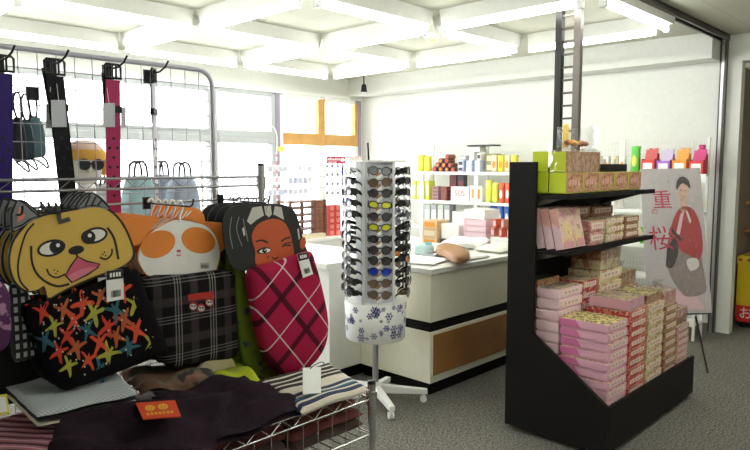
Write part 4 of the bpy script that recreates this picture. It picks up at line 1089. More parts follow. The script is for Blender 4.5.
bundle('clear wrapped bundle on the far rear brown stack', 3.98, 4.19, 1.67, 1.85, .744, .83, 1, [M_brownbox], P_gold, 6, (4.08, 1.75, .88))
stack('flat dark green box lying at the deck\'s back edge, %s', 'flat boxes behind the pink stack', 2, 3.18, 3.42, 1.805, 1.925, ZD, .87, M_brownbox, 10, top=mat('dull_green_lid', (.12, .14, .08), .5))
# lower shelf (z 1.046)
Z2 = 1.0465
for k, (yy, ang) in enumerate(((1.815, .30), (1.76, .32), (1.705, .34))):
    t = thing('gift_board_box', '%s of three pale pink flat boxes leaning on the lower shelf' % ['innermost', 'middle', 'outermost'][k], 'sweet box', (3.16, yy, Z2), 'flat pink boxes leaning on the lower shelf')
    M = Matrix.Translation((3.165, yy - .06, Z2 + .010)) @ Matrix.Rotation(-.22, 4, 'X')
    b = MB().box(0, .25, 0, .048, .0, .22, 0, M)
    b.poly([M @ Vector(p) for p in ((.003, -.0006, .003), (.247, -.0006, .003), (.247, -.0006, .217), (.003, -.0006, .217))], 1)
    b.poly([M @ Vector(p) for p in ((-.0006, .047, .218), (-.0006, .047, .15), (-.0006, .001, .11), (-.0006, .001, .218))], 2)
    g_ = b.build('box_body', [M_pinkwhite, print_mat('cherry_print_%d' % k, (.62, .44, .36), [(9, .5, (.66, .52, .22)), (13, .58, (.60, .28, .30)), (40, .62, (.34, .22, .16))]), mat('salmon_print', (.70, .36, .30), .45)], t, None, .0015)
stack('rose patterned small box on the lower shelf by the leaning boxes, %s', 'lower shelf stack of rose boxes', 2, 3.475, 3.66, 1.65, 1.76, Z2, 1.185, M_rosebox, 11, top=P_pinktop)
stack('cream and brown box in the lower shelf middle stack, %s', 'lower shelf middle stack', 3, 3.68, 3.93, 1.65, 1.76, Z2, 1.19, M_creambox, 12, top=P_pinktop)
stack('brown patterned box in the lower shelf end stack, %s', 'lower shelf end stack', 3, 3.95, 4.16, 1.65, 1.76, Z2, 1.185, M_brownbox, 13, top=P_pinktop)
stack('dark patterned box in the lower shelf rear row left, %s', 'lower shelf rear row', 3, 3.50, 3.78, 1.80, 1.92, Z2, 1.255, M_brownbox, 14, top=P_gold)
stack('dark patterned box in the lower shelf rear row right, %s', 'lower shelf rear row', 3, 3.80, 4.10, 1.80, 1.92, Z2, 1.245, M_brownbox, 15, top=P_gold)
t = solo('paper_card', 'small pale paper card leaning at the lower shelf far end', 'card', MB().prism([(4.20, 1.66, Z2), (4.28, 1.66, Z2), (4.24, 1.70, Z2 + .11), (4.20, 1.70, Z2 + .11)], (0, .002, 0)), mat('salmon_paper', (.72, .55, .42), .6), (4.24, 1.66, Z2))
# upper shelf: lime sided brown boxes
Z1 = 1.3505
pos = ['first', 'second', 'third', 'fourth', 'fifth']
for row, y0 in ((0, 1.645), (1, 1.748)):
    for k in range(5):
        x0 = 3.165 + k * .2
        if row == 1 and k > 1: continue
        nm = 'front' if row == 0 else 'rear'
        lab = 'lime sided brown box, %s from the side panel in the %s row of the upper shelf' % (pos[k], nm)
        lab = 'lime sided brown box on upper shelf, %s row, %s from panel' % (nm, pos[k])
        if row == 0 and k == 0: b0 = carton(lab, 'sweet box', 'lime and brown boxes on the upper shelf', x0, x0 + .194, y0, y0 + .096, Z1, Z1 + .112, M_lime, top=M_lime, front=M_brownbox, full=True); l0 = Vector(b0.location)
        else: dup(b0, l0 + Vector((k * .2, y0 - 1.645, 0)), lab, 'lime and brown boxes on the upper shelf')
for row, y0 in ((0, 1.645), (1, 1.748)):
    for k in range(2):
        if row == 0: continue
        dup(b0, l0 + Vector((k * .2, y0 - 1.645, .1135)), 'lime sided brown box on top of the rear upper row, %s from panel' % pos[k], 'lime and brown boxes on the upper shelf')
t = bundle('film wrapped pair of lime sided brown boxes atop the upper shelf', 3.165, 3.56, 1.645, 1.742, Z1 + .1135, Z1 + .226, 1, [M_brownbox], P_pinktop, 7)
MB().poly([(3.1642, 1.74, Z1 + .116), (3.1642, 1.647, Z1 + .116), (3.1642, 1.647, Z1 + .222), (3.1642, 1.74, Z1 + .222)]).build('lime_side', M_lime, t)
# open bag of sweets on top
zt = Z1 + .247
t = thing('sweets_bag', 'open clear bag of yellow and pink sweets on the lime boxes', 'bag of sweets', (3.42, 1.69, zt))
rr = random.Random(4)
bgm = MB()
for i in range(9): bgm.ball((3.30 + rr.uniform(-.05, .19), 1.69 + rr.uniform(-.02, .02), zt + .018 + rr.uniform(0, .015)), (.03, .016, .014), 10, 6, rr.choice((0, 1, 2)))
bgm.build('sweets', [mat('sweet_yellow', (.75, .50, .06), .5), mat('sweet_orange', (.68, .28, .08), .5), mat('sweet_brown', (.30, .13, .08), .5)], t)
MB().prism([(3.23, 1.70, zt), (3.29, 1.70, zt), (3.305, 1.71, zt + .13), (3.245, 1.71, zt + .12)], (0, .003, 0)).build('header_card', mat('card_gold', (.75, .52, .10), .5, var=.3, scale=60), t)
fm = MB(); q = [(3.22, 1.655), (3.55, 1.655), (3.55, 1.735), (3.22, 1.735)]
up_ = [(x + rr.uniform(-.02, .02), y + rr.uniform(-.01, .01), zt + .12 + rr.uniform(-.02, .02)) for x, y in q]
fm.add([(x, y, zt) for x, y in q] + up_, [(0, 1, 5, 4), (1, 2, 6, 5), (2, 3, 7, 6), (3, 0, 4, 7)], 0, True); fm.build('film_bag', M_clear, t)
# small black tray at the top far end
t = thing('display_tray', 'small black tray on the row of brown boxes', 'tray', (3.78, 1.69, Z1 + .1135))
tm = MB().box(3.66, 3.95, 1.65, 1.74, Z1 + .1135, Z1 + .119); zb = Z1 + .119
for a in ((3.66, 3.95, 1.65, 1.656), (3.66, 3.95, 1.734, 1.74), (3.66, 3.666, 1.656, 1.734), (3.944, 3.95, 1.656, 1.734)): tm.box(*a, zb, zb + .04)
tm.build('tray_body', M_blackplastic, t, None, .002)
for x in (3.73, 3.80, 3.87):
    MB().tube([(x, 1.695, zb), (x, 1.695, zb + .07), ], .009, 10).build('bottle_in_tray', mat('pale_green_bottle', (.5, .55, .42), .3), t)

# ================================================================== LADDER UPRIGHT
t = thing('display_ladder', 'tall dark metal ladder upright between floor and ceiling behind the gondola', 'ladder', (4.0, 2.1, 0))
lx, ly0, ly1 = 4.0, 1.995, 2.17
MB().box(lx - .02, lx + .02, ly1 - .045, ly1, 0, ZC - .001, 0).build('stile', mat('black_metal', (.02, .018, .016), .4, .5), t)
MB().box(lx - .02, lx + .02, ly0, ly0 + .045, 0, ZC - .001, 0).build('stile', mat('grey_bronze_metal', (.16, .14, .125), .4, .6), t)
z = .06
while z < ZC - .05: MB().box(lx - .008, lx + .008, ly0 + .045, ly1 - .045, z, z + .013).build('rung', M_darkmetal, t); z += .083

# ================================================================== POSTER ON TRIPOD
def fwd(x, y, w): return CP + ray(x, y) * w
wt, wb = 4.84, 4.62
c4 = [fwd(648, 314, wb), fwd(712, 313, wb), fwd(700, 168, wt), fwd(640, 169, wt)]
ps = thing('poster_stand', 'upright poster of a standing figure with red lettering on a tripod', 'poster', tuple(fwd(676, 372, 4.7)))
WLOC[ps.name] = Vector((ps.location.x, ps.location.y, 0)); ps.location = WLOC[ps.name]
a, b, c, d = c4
nrm = (b - a).cross(d - a).normalized()
if nrm.dot(CP - a) < 0: nrm = -nrm
def pp(px, py, e=0.0):
    """photo pixel -> poster plane"""
    r_ = ray(px, py); k = (a - CP).dot(nrm) / r_.dot(nrm)
    return CP + r_ * k + nrm * e
mb = MB().prism(c4, -nrm * .006, 0); sh = mb.build('backing_board', mat('poster_board_grey', (.43, .39, .39), .5, var=.08, scale=6), ps)
pic = MB()
def pk(pts, m, L=1): pic.poly([pp(x, y, .0006 * L) for x, y in pts], m)
zq = lambda pts: [(500 + x / 3.0, 150 + y / 3.0) for x, y in pts]
# robe and figure (generic standing person in a red-brown jacket)
pk(zq(smooth_closed([(500, 290), (520, 230), (560, 235), (592, 250), (606, 330), (618, 400), (612, 430), (560, 440), (530, 410), (505, 360)], 3)), 3, 1)
pk(zq(smooth_closed([(528, 190), (545, 172), (566, 170), (588, 190), (604, 240), (608, 300), (596, 330), (574, 318), (540, 300), (522, 262), (508, 258), (516, 220)], 3)), 0, 2)
pk(zq(smooth_closed([(508, 262), (530, 272), (534, 310), (520, 350), (500, 352), (498, 330)], 3)), 1, 3)
pk(zq([(542, 190), (552, 186), (540, 250), (532, 262), (528, 250)]), 5, 3); pk(zq([(556, 182), (562, 182), (574, 214), (570, 222)]), 4, 3)
pk(zq(smooth_closed([(536, 100), (548, 92), (562, 100), (566, 126), (558, 148), (548, 154), (538, 146), (533, 124)], 3)), 2, 2)
pk(zq(smooth_closed([(530, 120), (528, 100), (540, 82), (556, 82), (568, 96), (570, 118), (562, 108), (548, 100), (538, 108)], 3)), 1, 3)
pk(zq([(541, 148), (558, 148), (562, 176), (550, 190), (540, 178)]), 2, 2)
for ex in (542, 556): pk(zq(ell(ex, 121, 3, 1.6, 0, 8)), 1, 4)
pk(zq([(547, 140), (555, 140), (551, 143)]), 0, 4); pk(zq([(549, 126), (552, 134), (547, 134)]), 5, 4)
pk(zq([(506, 238), (514, 232), (548, 268), (542, 276)]), 1, 4)
pk(zq(smooth_closed([(560, 330), (590, 325), (596, 350), (570, 362)], 3)), 4, 3)
pk(zq([(480, 400), (590, 440), (612, 468), (612, 478), (450, 478), (446, 440)]), 5, 1)
pic.build('printed_picture', [mat('poster_red', (.34, .035, .035), .5, var=.25, scale=30), mat('poster_dark', (.05, .035, .035), .5), mat('poster_skin', (.55, .36, .27), .5), mat('poster_grey_brown', (.24, .19, .18), .5, var=.3, scale=20), mat('poster_pale', (.60, .55, .52), .5), mat('poster_rose', (.60, .40, .42), .5)], sh, WLOC[ps.name])
def text(name, body, px, py, hpx, m, parent, frame, ext=.0005):
    """lettering lying on a plane: frame = (right unit, up unit, normal, point function)"""
    cu = bpy.data.curves.new(name, 'FONT'); cu.body = body; cu.align_x = 'CENTER'; cu.align_y = 'CENTER'; cu.size = hpx; cu.extrude = ext
    o = bpy.data.objects.new(name, cu); col.objects.link(o); cu.materials.append(m)
    r_, u_, n_, P_ = frame
    M = Matrix(((r_.x, u_.x, n_.x, P_.x), (r_.y, u_.y, n_.y, P_.y), (r_.z, u_.z, n_.z, P_.z), (0, 0, 0, 1)))
    o.parent = parent; o.matrix_local = Matrix.Translation(-WLOC.get(parent.name, Vector((0, 0, 0)))) @ M
    return o
rgt = (b - a).normalized(); upw = nrm.cross(rgt).normalized()
M_letter = mat('red_lettering', (.45, .03, .07), .6)
WLOC[sh.name] = WLOC[ps.name]
for ch, x, y, s in (('重', 662, 201, .15), ('の', 654.5, 212, .055), ('桜', 661.5, 240, .19)): text('lettering', ch, 0, 0, s, M_letter, sh, (rgt, upw, nrm, pp(x, y, .002)), .0006)
# frame clips and glossy sleeve
film_ = MB(); n = 14
tp = [pp(640 + (700 - 640) * i / n, 168 + (0 if i % 2 else 0), .006 + .008 * (i % 2)) for i in range(n + 1)]; md_ = [pp(641.5 + (701.5 - 641.5) * i / n, 190, .010 - .007 * (i % 2)) for i in range(n + 1)]; bt = [pp(648 + (712 - 648) * i / n, 313, .006 + .005 * (i % 2)) for i in range(n + 1)]
film_.add(tp + md_ + bt, [(r_ * (n + 1) + i, r_ * (n + 1) + i + 1, (r_ + 1) * (n + 1) + i + 1, (r_ + 1) * (n + 1) + i) for r_ in range(2) for i in range(n)], 0, True)
film_.build('clear_sleeve', M_clear, ps)
topc = (c + d) / 2 - nrm * .03; 
legs = [(fwd(697, 316, 4.66), Vector((*fwd(708, 369, 4.72).xy, .0))), (fwd(655, 316, 4.66), Vector((*fwd(642, 380, 4.72).xy, .0))), (topc - nrm * .02, Vector((*(fwd(676, 340, 5.25)).xy, .0)))]
for i, (p, q) in enumerate(legs):
    MB().tube([p - nrm * .02, q], .008, 8).build('leg', M_darkmetal, ps)
MB().tube([c4[0] - nrm * .018, c4[1] - nrm * .018], .008, 8).build('rest_bar', M_blackplastic, ps)

# ================================================================== YELLOW CASE AT THE RIGHT EDGE
t = thing('crate', 'yellow display case with red sign standing in the alcove at right edge', 'case', (6.8, 1.4, 0))
X0 = 6.62
MB().box(X0, X0 + .45, 1.10, 1.70, .10, .60).build('case_body', mat('yellow_case', (.72, .52, .02), .4), t, None, .006)
MB().box(X0 - .008, X0 + .455, 1.095, 1.705, .60, .672).build('case_lid', mat('yellow_lid', (.74, .56, .03), .4), t, None, .006)
rs_ = MB().box(X0 - .012, X0 - .001, 1.12, 1.69, .065, .215).build('red_sign', mat('sign_red', (.60, .02, .02), .4), t)
WLOC[rs_.name] = WLOC[t.name]
for (s, y, z, h) in (('お', 1.61, .14, .12),): text('lettering', s, 0, 0, h, M_paper, rs_, (Vector((0, -1, 0)), Vector((0, 0, 1)), Vector((-1, 0, 0)), Vector((X0 - .0125, y, z))))
for k in range(5): MB().box(X0 - .0095, X0 - .0075, 1.66 - k * .07, 1.69 - k * .07, .625, .65).build('lid_print', mat('print_brownred', (.40, .06, .02), .5), t)
for y in (1.16, 1.64):
    for x in (X0 + .05, X0 + .4): MB().tube([(x, y - .02, .03), (x, y + .02, .03)], .03, 14).tube([(x, y, .03), (x, y, .10)], .01, 8).build('caster', M_blackplastic, t)
# shelves in the alcove
for k, (z, lab) in enumerate(((1.13, 'upper'), (.86, 'lower'))):
    solo('wall_shelf', '%s orange wood shelf board inside the brown alcove' % lab, 'shelf', MB().box(6.98, 7.2, .9, 1.75, z, z + .025), mat('orange_wood', (.50, .20, .06), .5, var=.2), (7.1, 1.3, z), 'alcove shelf boards')

# ================================================================== BACK WALL SHELVING
YS = [1.80, 2.56, 3.32, 4.075, 4.835, 5.60]
BX0, BX1 = 5.82, 6.03
ZB = [.15, .52, .80, 1.105, 1.43]
bay = None
names = ['shelf bay nearest the glass track', 'shelf bay beside the ladder upright', 'shelf bay hidden behind the black gondola', 'middle shelf bay with stacked brown boxes', 'shelf bay right of the sunglasses stand']
for i in range(5):
    y0, y1 = YS[i], YS[i + 1]
    t = thing('wall_shelving', 'white metal ' + names[i] + ' along the back wall', 'shelving', (BX0, y0, 0), 'white shelving bays on the back wall')
    for y in (y0 + .012, y1 - .012):
        for x in (BX0 + .01, BX1 - .01): MB().box(x - .01, x + .01, y - .01, y + .01, 0, 1.43 if x < 5.9 else 1.74).build('upright', M_white, t)
    for z in ZB:
        s_ = MB().box(BX0, BX1, y0 + .004, y1 - .004, z - .02, z); s_.box(BX0 - .004, BX0, y0 + .004, y1 - .004, z - .028, z + .003)
        s_.build('shelf_board', M_white, t, None, .001)
    g_ = MB(); z = 1.45
    for k in range(24): y = y0 + .03 + (y1 - y0 - .06) * k / 23; g_.tube([(BX1 - .008, y, .1), (BX1 - .008, y, 1.73)], .0014, 4)
    z = .12
    while z < 1.74: g_.tube([(BX1 - .006, y0 + .02, z), (BX1 - .006, y1 - .02, z)], .0014, 4); z += .05
    g_.build('back_wires', M_white, t)

def yz(px0, px1, py0, py1, X): p = onx(px0, py1, X); q = onx(px1, py0, X); return p.y, q.y, p.z, q.z
PALN = {}
def pm(n, c, **k): return mat('goods_' + n, c, k.pop('rough', .45), **k)
def goods(label, cat, group, px, X, zb, body, style='box', deco=None, depth=.12, name='product_box', zt=None):
    y1, y0, _, z1 = yz(px[0], px[1], px[2], px[3], X)
    if zt: z1 = zt
    zb += .0008; y0 += .002; y1 -= .002
    deco = deco or M_paper
    c = (X + depth / 2, (y0 + y1) / 2, zb); w = y1 - y0; h = z1 - zb
    if style == 'box':
        t = thing(name, label, cat, c, group)
        MB().box(X, X + depth, y0, y1, zb, z1).build('box_body', body, t, None, min(.004, h * .08))
        MB().poly([(X - .0008, y1 - w * .14, zb + h * .22), (X - .0008, y0 + w * .14, zb + h * .22), (X - .0008, y0 + w * .14, z1 - h * .22), (X - .0008, y1 - w * .14, z1 - h * .22)]).build('printed_label', deco, t)
        return t
    if style == 'bag':
        t = thing(name, label, cat, c, group)
        ym = (y0 + y1) / 2
        ol = [(X + .03, y1, zb + h * .04), (X + .03, y1 - w * .02, zb + h * .5), (X + .03, y1 - w * .06, z1 - h * .12), (X + .03, y1, z1), (X + .03, y0, z1), (X + .03, y0 + w * .06, z1 - h * .12), (X + .03, y0 + w * .02, zb + h * .5), (X + .03, y0, zb + h * .04), (X + .03, ym, zb)]
        MB().pillow(ol, .028, (-1, 0, 0), 0, 1.0).build('bag_body', body, t)
        MB().pillow([(X + .0, ym + w * .28 * cos(a_), zb + h * .45 + h * .22 * sin(a_)) for a_ in [k * pi / 8 for k in range(16)]], .004, (-1, 0, 0), 0, .3).build('printed_label', deco, t)
        return t
    if style == 'tin':
        t = thing(name, label, cat, c, group); r_ = w / 2
        MB().tube([(X, (y0 + y1) / 2, zb + r_), (X + depth, (y0 + y1) / 2, zb + r_)], r_, 18).build('tin_body', body, t)
        MB().tube([(X - .002, (y0 + y1) / 2, zb + r_), (X, (y0 + y1) / 2, zb + r_)], r_ * .55, 16).build('printed_label', deco, t)
        return t
    if style == 'dispenser':        # open topped counter box with packets standing in it
        t = thing(name, label, cat, c, group); hb = h * .52
        m_ = MB().box(X, X + .004, y0, y1, zb, zb + hb).box(X + depth - .004, X + depth, y0, y1, zb, zb + h * .8).box(X + .004, X + depth - .004, y0, y0 + .004, zb, zb + hb * 1.1).box(X + .004, X + depth - .004, y1 - .004, y1, zb, zb + hb * 1.1).box(X, X + depth, y0, y1, zb, zb + .004)
        m_.build('open_box', body, t)
        MB().poly([(X - .001, y1 - w * .15, zb + hb * .2), (X - .001, y0 + w * .15, zb + hb * .2), (X - .001, y0 + w * .15, zb + hb * .8), (X - .001, y1 - w * .15, zb + hb * .8)]).build('printed_label', M_paper, t)
        for k in range(4):
            yc = y1 - w * (.2 + .2 * k); tl = .018
            MB().prism([(X + .03, yc + .016, zb + .006), (X + .03, yc - .016, zb + .006), (X + .03 + .02, yc - .016 - tl, z1 - (.0 if k % 2 else .012)), (X + .03 + .02, yc + .016 - tl, z1 - (.0 if k % 2 else .012))], (.012, 0, 0)).build('packet', deco, t)
        return t
XS = BX0 + .012
zt_ = 1.43
GT = 'goods on the top board of the back shelving'
Y_ = pm('yellow', (.78, .70, .06)); Rr = pm('red', (.66, .04, .04)); Or = pm('orange', (.80, .30, .03)); Br = pm('brown', (.20, .07, .03)); Wn = pm('wine', (.22, .05, .05)); Gn = pm('green', (.10, .50, .05)); Pu = pm('purple', (.38, .14, .55)); Bl = pm('pale_blue', (.55, .60, .78)); Wh = pm('white', (.80, .79, .76)); Ye2 = pm('lemon', (.72, .78, .12)); Dk = pm('dark', (.04, .035, .04)); Pi = pm('pink', (.74, .50, .56)); Bu = pm('blue', (.05, .16, .55)); Ol = pm('olive', (.34, .32, .16)); Rd2 = pm('vermilion', (.70, .12, .05)); Cm = pm('cream', (.74, .66, .46)); Gy = pm('grey', (.35, .36, .38)); Mg = pm('magenta', (.60, .05, .22))
# left bays, top board
goods('pair of yellow bags on the top board next to the sunglasses, left one', 'snack bag', GT, (417, 423, 155, 172), XS, zt_, Y_, 'bag', Ye2)
goods('pair of yellow bags on the top board next to the sunglasses, right one', 'snack bag', GT, (423, 429.5, 156, 172), XS, zt_, Y_, 'bag', Ye2)
tw_ = [(432, 438), (438.2, 444.2), (444.4, 450.4), (450.6, 456.6)]
pz = zt_
for rowi, cells in enumerate(([0, 1, 2, 3], [0.5, 1.5, 2.5], [1.0, 2.0], [2.1])):
    for k, cc in enumerate(cells):
        x0 = 432 + cc * 6.2; rw = ['bottom row', 'second row', 'third row', 'top'][rowi]
        pt_ = ['first', 'second', 'third', 'fourth'][k] + ' from left' if rowi < 3 else 'single one'
        goods('round red brown tin in the pyramid on the top board, %s, %s' % (rw, pt_), 'tin', 'pyramid of round tins', (x0, x0 + 6, 0, 172), XS, pz, Br if (rowi + k) % 2 else Wn, 'tin', Or if (k + rowi) % 3 else Rr, name='sweet_tin', zt=pz + .05)
    pz += .047
# pale blue and black-striped boxes, 2 rows + upper boxes
for r_ in range(2):
    for k in range(3):
        x0 = 457.5 + k * 8.4; z0 = zt_ + r_ * .064
        goods('pale blue dark cornered box on the top board, %s row, %s' % (['lower', 'upper'][r_], ['left', 'middle', 'right'][k]), 'box', 'pale blue boxes on the top board', (x0, x0 + 8, 0, 172), XS, z0, Bl, 'box', [Dk, Wh, Bl][k], zt=z0 + .062)
for k, (x0, x1, lab) in enumerate(((460, 468, 'grey striped'), (469, 476, 'white'), (476.5, 483, 'white and black'))): goods('%s box standing on the pale blue boxes' % lab, 'box', 'boxes stacked over the pale blue ones', (x0, x1, 0, 172), XS, zt_ + .128, [Gy, Wh, Wh][k], 'box', [Bl, Wh, Dk][k], zt=zt_ + [.18, .215, .2][k])
goods('white long box topmost on the back wall shelf, black lid strip', 'box', GT, (468, 482, 0, 172), XS, zt_ + .2165, Wh, 'box', Wh, zt=zt_ + .275)
solo('box_lid', 'flat black and white lid lying on the topmost white box', 'lid', MB().box(XS - .02, XS + .13, onx(494, 140, XS).y, onx(468, 140, XS).y, zt_ + .276, zt_ + .292), Dk, (XS, onx(480, 140, XS).y, zt_ + .276))
for k in range(2): goods('olive green patterned box right of the pale blue boxes, %s' % ['lower one', 'upper one'][k], 'box', 'olive boxes', (485, 499, 0, 172), XS + .06, zt_ + .1 * k, Ol, 'box', Cm, zt=zt_ + .1 * k + .098, depth=.1)
for k in range(4): goods('orange topped yellow bag on the top board, %s from the olive boxes' % ['first', 'second', 'third', 'fourth'][k], 'snack bag', 'orange topped yellow bags', (490.5 + k * 6.6, 496.6 + k * 6.6, 155, 172), XS - .008, zt_, Y_ if k % 2 else Cm, 'bag', Or, depth=.06)
# second board (1.105)
z2 = 1.105; G2 = 'goods on the second board of the back shelving'
for k in range(4): goods('lemon yellow slim box standing on the second board, %s from left' % ['first', 'second', 'third', 'fourth'][k], 'box', 'slim lemon boxes', (412 + k * 4.4, 415.6 + k * 4.4, 181, 200), XS, z2, Ye2, 'box', Wh)
for r_ in range(4):
    for k in range(2):
        goods('wine brown flat box in the %s pile on the second board, %s' % (['left', 'right'][k], ['bottom', 'second', 'third', 'top'][r_]), 'box', 'wine brown flat boxes', (432 + k * 8.6, 440 + k * 8.6, 0, 200), XS + (.0 if k == 0 else .005), z2 + r_ * .04, Wn if k else pm('mauve', (.40, .22, .28)), 'box', Br, zt=z2 + r_ * .04 + .039)
for k in range(2): goods('dark wine box at the back of the second board, %s' % ['left', 'right'][k], 'box', 'dark wine boxes', (449 + k * 8, 456.5 + k * 8, 175, 200), XS + .13, z2, Dk if k else Wn, 'box', Wn, depth=.06)
sus = goods('white box with red lettering on the second board', 'box', G2, (450.5, 469, 187, 200), XS - .006, z2, Wh, 'box', Wh)
ctr = onx(459.7, 193.4, XS - .008); WLOC[sus.name] = Vector(sus.location)
text('lettering', 'SUS', 0, 0, .085, mat('sus_red', (.68, .02, .03), .5), sus, (Vector((0, -1, 0)), Vector((0, 0, 1)), Vector((-1, 0, 0)), ctr))
goods('white box with orange print on the second board, right of the lettered box', 'box', G2, (469.6, 482, 186, 200), XS, z2, Wh, 'box', Or)
for k in range(2): goods('lemon yellow bag on the second board beside the gondola, %s' % ['left', 'right'][k], 'snack bag', 'lemon bags', (485 + k * 6.4, 491 + k * 6.4, 180 + k * 3, 200), XS, z2, Ye2, 'bag', Y_)
for k in range(2): goods('orange and white bag on the second board against the gondola, %s' % ['left', 'right'][k], 'snack bag', 'orange bags', (498 + k * 6.4, 504 + k * 6.4, 183, 200), XS, z2, Rd2, 'bag', Wh)
# third board (.80) px y ~ 232
z3 = .80; G3 = 'goods on the third board of the back shelving'
for k in range(4): goods('grey rounded box on the third board behind the counter, %s' % ['first', 'second', 'third', 'fourth'][k], 'box', 'grey boxes', (424 + k * 6.6, 430 + k * 6.6, 205, 230), XS, z3, Gy if k % 2 else pm('sage', (.45, .50, .45)), 'box', Wh)
for k in range(3): goods('royal blue bag on the third board, %s' % ['left', 'middle', 'right'][k], 'snack bag', 'blue bags', (489 + k * 7.2, 495.5 + k * 7.2, 202 + k, 232), XS + .05, z3, Bu, 'bag', Wh)
goods('white long box on the third board behind the pink boxes', 'box', G3, (452, 464, 212, 232), XS, z3, Wh, 'box', Wh)
# right bays: snacks on the top board beside the track
GR = 'snack dispensers on the right top board'
goods('bright green tall snack bag on the right top board', 'snack bag', GR, (629.5, 639.5, 146, 170), XS, zt_, Gn, 'bag', Ye2)
for k, (x0, x1, y0, b_, d_, nm) in enumerate(((640.5, 655, 148, Rr, pm('rosered', (.62, .10, .10)), 'red'), (656, 670.5, 149, Pu, pm('lilac', (.60, .50, .68)), 'purple'), (671.5, 687, 148, Or, pm('orange2', (.80, .36, .06)), 'orange'), (688.5, 704, 149, Rr, Mg, 'red and magenta'))):
    goods('%s open snack dispenser box with packets on the right top board' % nm, 'snack dispenser', GR, (x0, x1, y0, 170), XS, zt_, b_, 'dispenser', d_)
goods('magenta snack bag standing behind the last dispenser by the track', 'snack bag', GR, (697, 704.5, 144.5, 170), XS + .145, zt_, Mg, 'bag', Rr, depth=.05)
solo('shelf_price_card', 'white price card on the edge of the right top board', 'price tag', MB().box(BX0 - .012, BX0 - .0052, onx(706, 175, 5.8).y, onx(695, 175, 5.8).y, 1.36, 1.43), M_paper, (BX0, onx(700, 175, 5.8).y, 1.36))
for k in range(5): goods('orange topped pale bag at the right bay, behind the lime boxes, %s' % ['first', 'second', 'third', 'fourth', 'fifth'][k], 'snack bag', 'pale bags behind the gondola top', (586 + k * 8, 593.5 + k * 8, 156, 171), XS, zt_, Cm if k % 2 else Wh, 'bag', Or)
for zi, lst in ((1.105, [(598, Wh), (606, Pi), (642, Cm), (690, Rd2), (697, Wh)]), (.80, [(642, Gn), (649, Y_), (690, Cm), (698, Rr)])):
    for k, (x0, b_) in enumerate(lst):
        zc = {1.105: 'second', .80: 'third'}[zi]
        goods('%s packet on the %s board of the right bays near the poster' % (['first', 'second', 'third', 'fourth', 'fifth'][k], zc), 'packet', 'packets on the right bays', (x0, x0 + 6.5, 0, 200), XS, zi, b_, 'box', Wh, zt=zi + .15)

# ================================================================== DISPLAY TABLE IN FRONT OF THE SHELVING
t = thing('display_table', 'low white display table between the counter and back shelving', 'table', (5.4, 3.9, 0))
MB().box(5.10, 5.72, 3.0, 4.9, .64, .68).build('table_top', M_white, t, None, .004)
for x in (5.15, 5.67):
    for y in (3.06, 4.84): MB().box(x - .025, x + .025, y - .025, y + .025, 0, .64).build('leg', M_white, t)
XT, zt2 = 5.14, .68
for k in range(5): goods('pale pink gift box in the tall stack on the low white table, %s' % ['bottom', 'second', 'third', 'fourth', 'top'][k], 'gift box', 'pink boxes on the display table', (463.5, 489.5, 0, 247), XT, zt2 + k * .061, Pi, 'box', pm('pinkpale', (.76, .58, .64)), depth=.28, zt=zt2 + k * .061 + .0595)
goods('white box topping the pink gift box stack', 'gift box', None, (463, 488, 0, 247), XT + .01, zt2 + .306, Wh, 'box', Wh, depth=.26, zt=zt2 + .40)
for k in range(2): goods('black and red ribbon packet on the low table, %s' % ['lower one', 'upper one'][k], 'packet', 'black and red packets', (440, 463, 0, 247), XT, zt2 + k * .045, Dk, 'box', Mg if k else Rd2, depth=.2, zt=zt2 + k * .045 + .04)
goods('white wedge of paper bags on the black and red packets', 'box', None, (441, 462, 0, 247), XT + .02, zt2 + .09, Wh, 'box', Wh, depth=.16, zt=zt2 + .24)
for k in range(3): goods('orange brown banded box on the low table left end, %s' % ['bottom', 'middle', 'top'][k], 'box', 'orange banded boxes', (422, 439, 0, 247), XT, zt2 + k * .09, pm('tan', (.70, .48, .28)), 'box', Or if k != 1 else Cm, depth=.2, zt=zt2 + k * .09 + .088)
goods('white long box carrying the vermilion cube boxes', 'box', None, (490, 514, 0, 247), XT, zt2, Wh, 'box', Wh, depth=.16, zt=.835)
for r_ in range(2):
    for k in range(3 - r_): goods('vermilion cube box right of the pink stack, %s row, %s' % (['lower', 'upper'][r_], ['left', 'middle', 'right'][k]), 'box', 'vermilion cube boxes', (490.5 + k * 8 + r_ * 2, 498 + k * 8 + r_ * 2, 0, 247), XT, .8355 + r_ * .085, Rd2 if (k + r_) % 2 else pm('brick', (.60, .22, .14)), 'box', Pi, depth=.12, zt=.8355 + r_ * .085 + .083)

# ================================================================== COUNTERS
def counter(name, label, x0, x1, y0, y1, wood=True, top_h=.84):
    t = thing(name, label, 'counter', ((x0 + x1) / 2, (y0 + y1) / 2, 0), 'white shop counters')
    MB().box(x0 + .03, x1 - .03, y0 + .03, y1 - .002, 0, .085).build('kick_plinth', M_black, t)
    MB().box(x0, x1, y0, y1, .085, .425).build('lower_body', M_offwhite, t, None, .003)
    MB().box(x0 + .012, x1, y0 + .012, y1, .425, .49).build('black_band', M_black, t)
    MB().box(x0, x1, y0, y1, .49, top_h - .035).build('upper_body', M_offwhite, t, None, .003)
    MB().box(x0 - .012, x1, y0 - .012, y1, top_h - .035, top_h).build('worktop', mat('worktop_white', (.82, .81, .76), .3), t, None, .004)
    if wood:
        n_ = max(1, round((x1 - x0 - .1) / 1.3)); w_ = (x1 - x0 - .03) / n_
        for k in range(n_):
            MB().box(x0 + .03 + k * w_, x0 + k * w_ + w_ - .01, y0 - .006, y0 + .002, .135, .405).build('wood_panel', M_wood, t, None, .002)
    return t
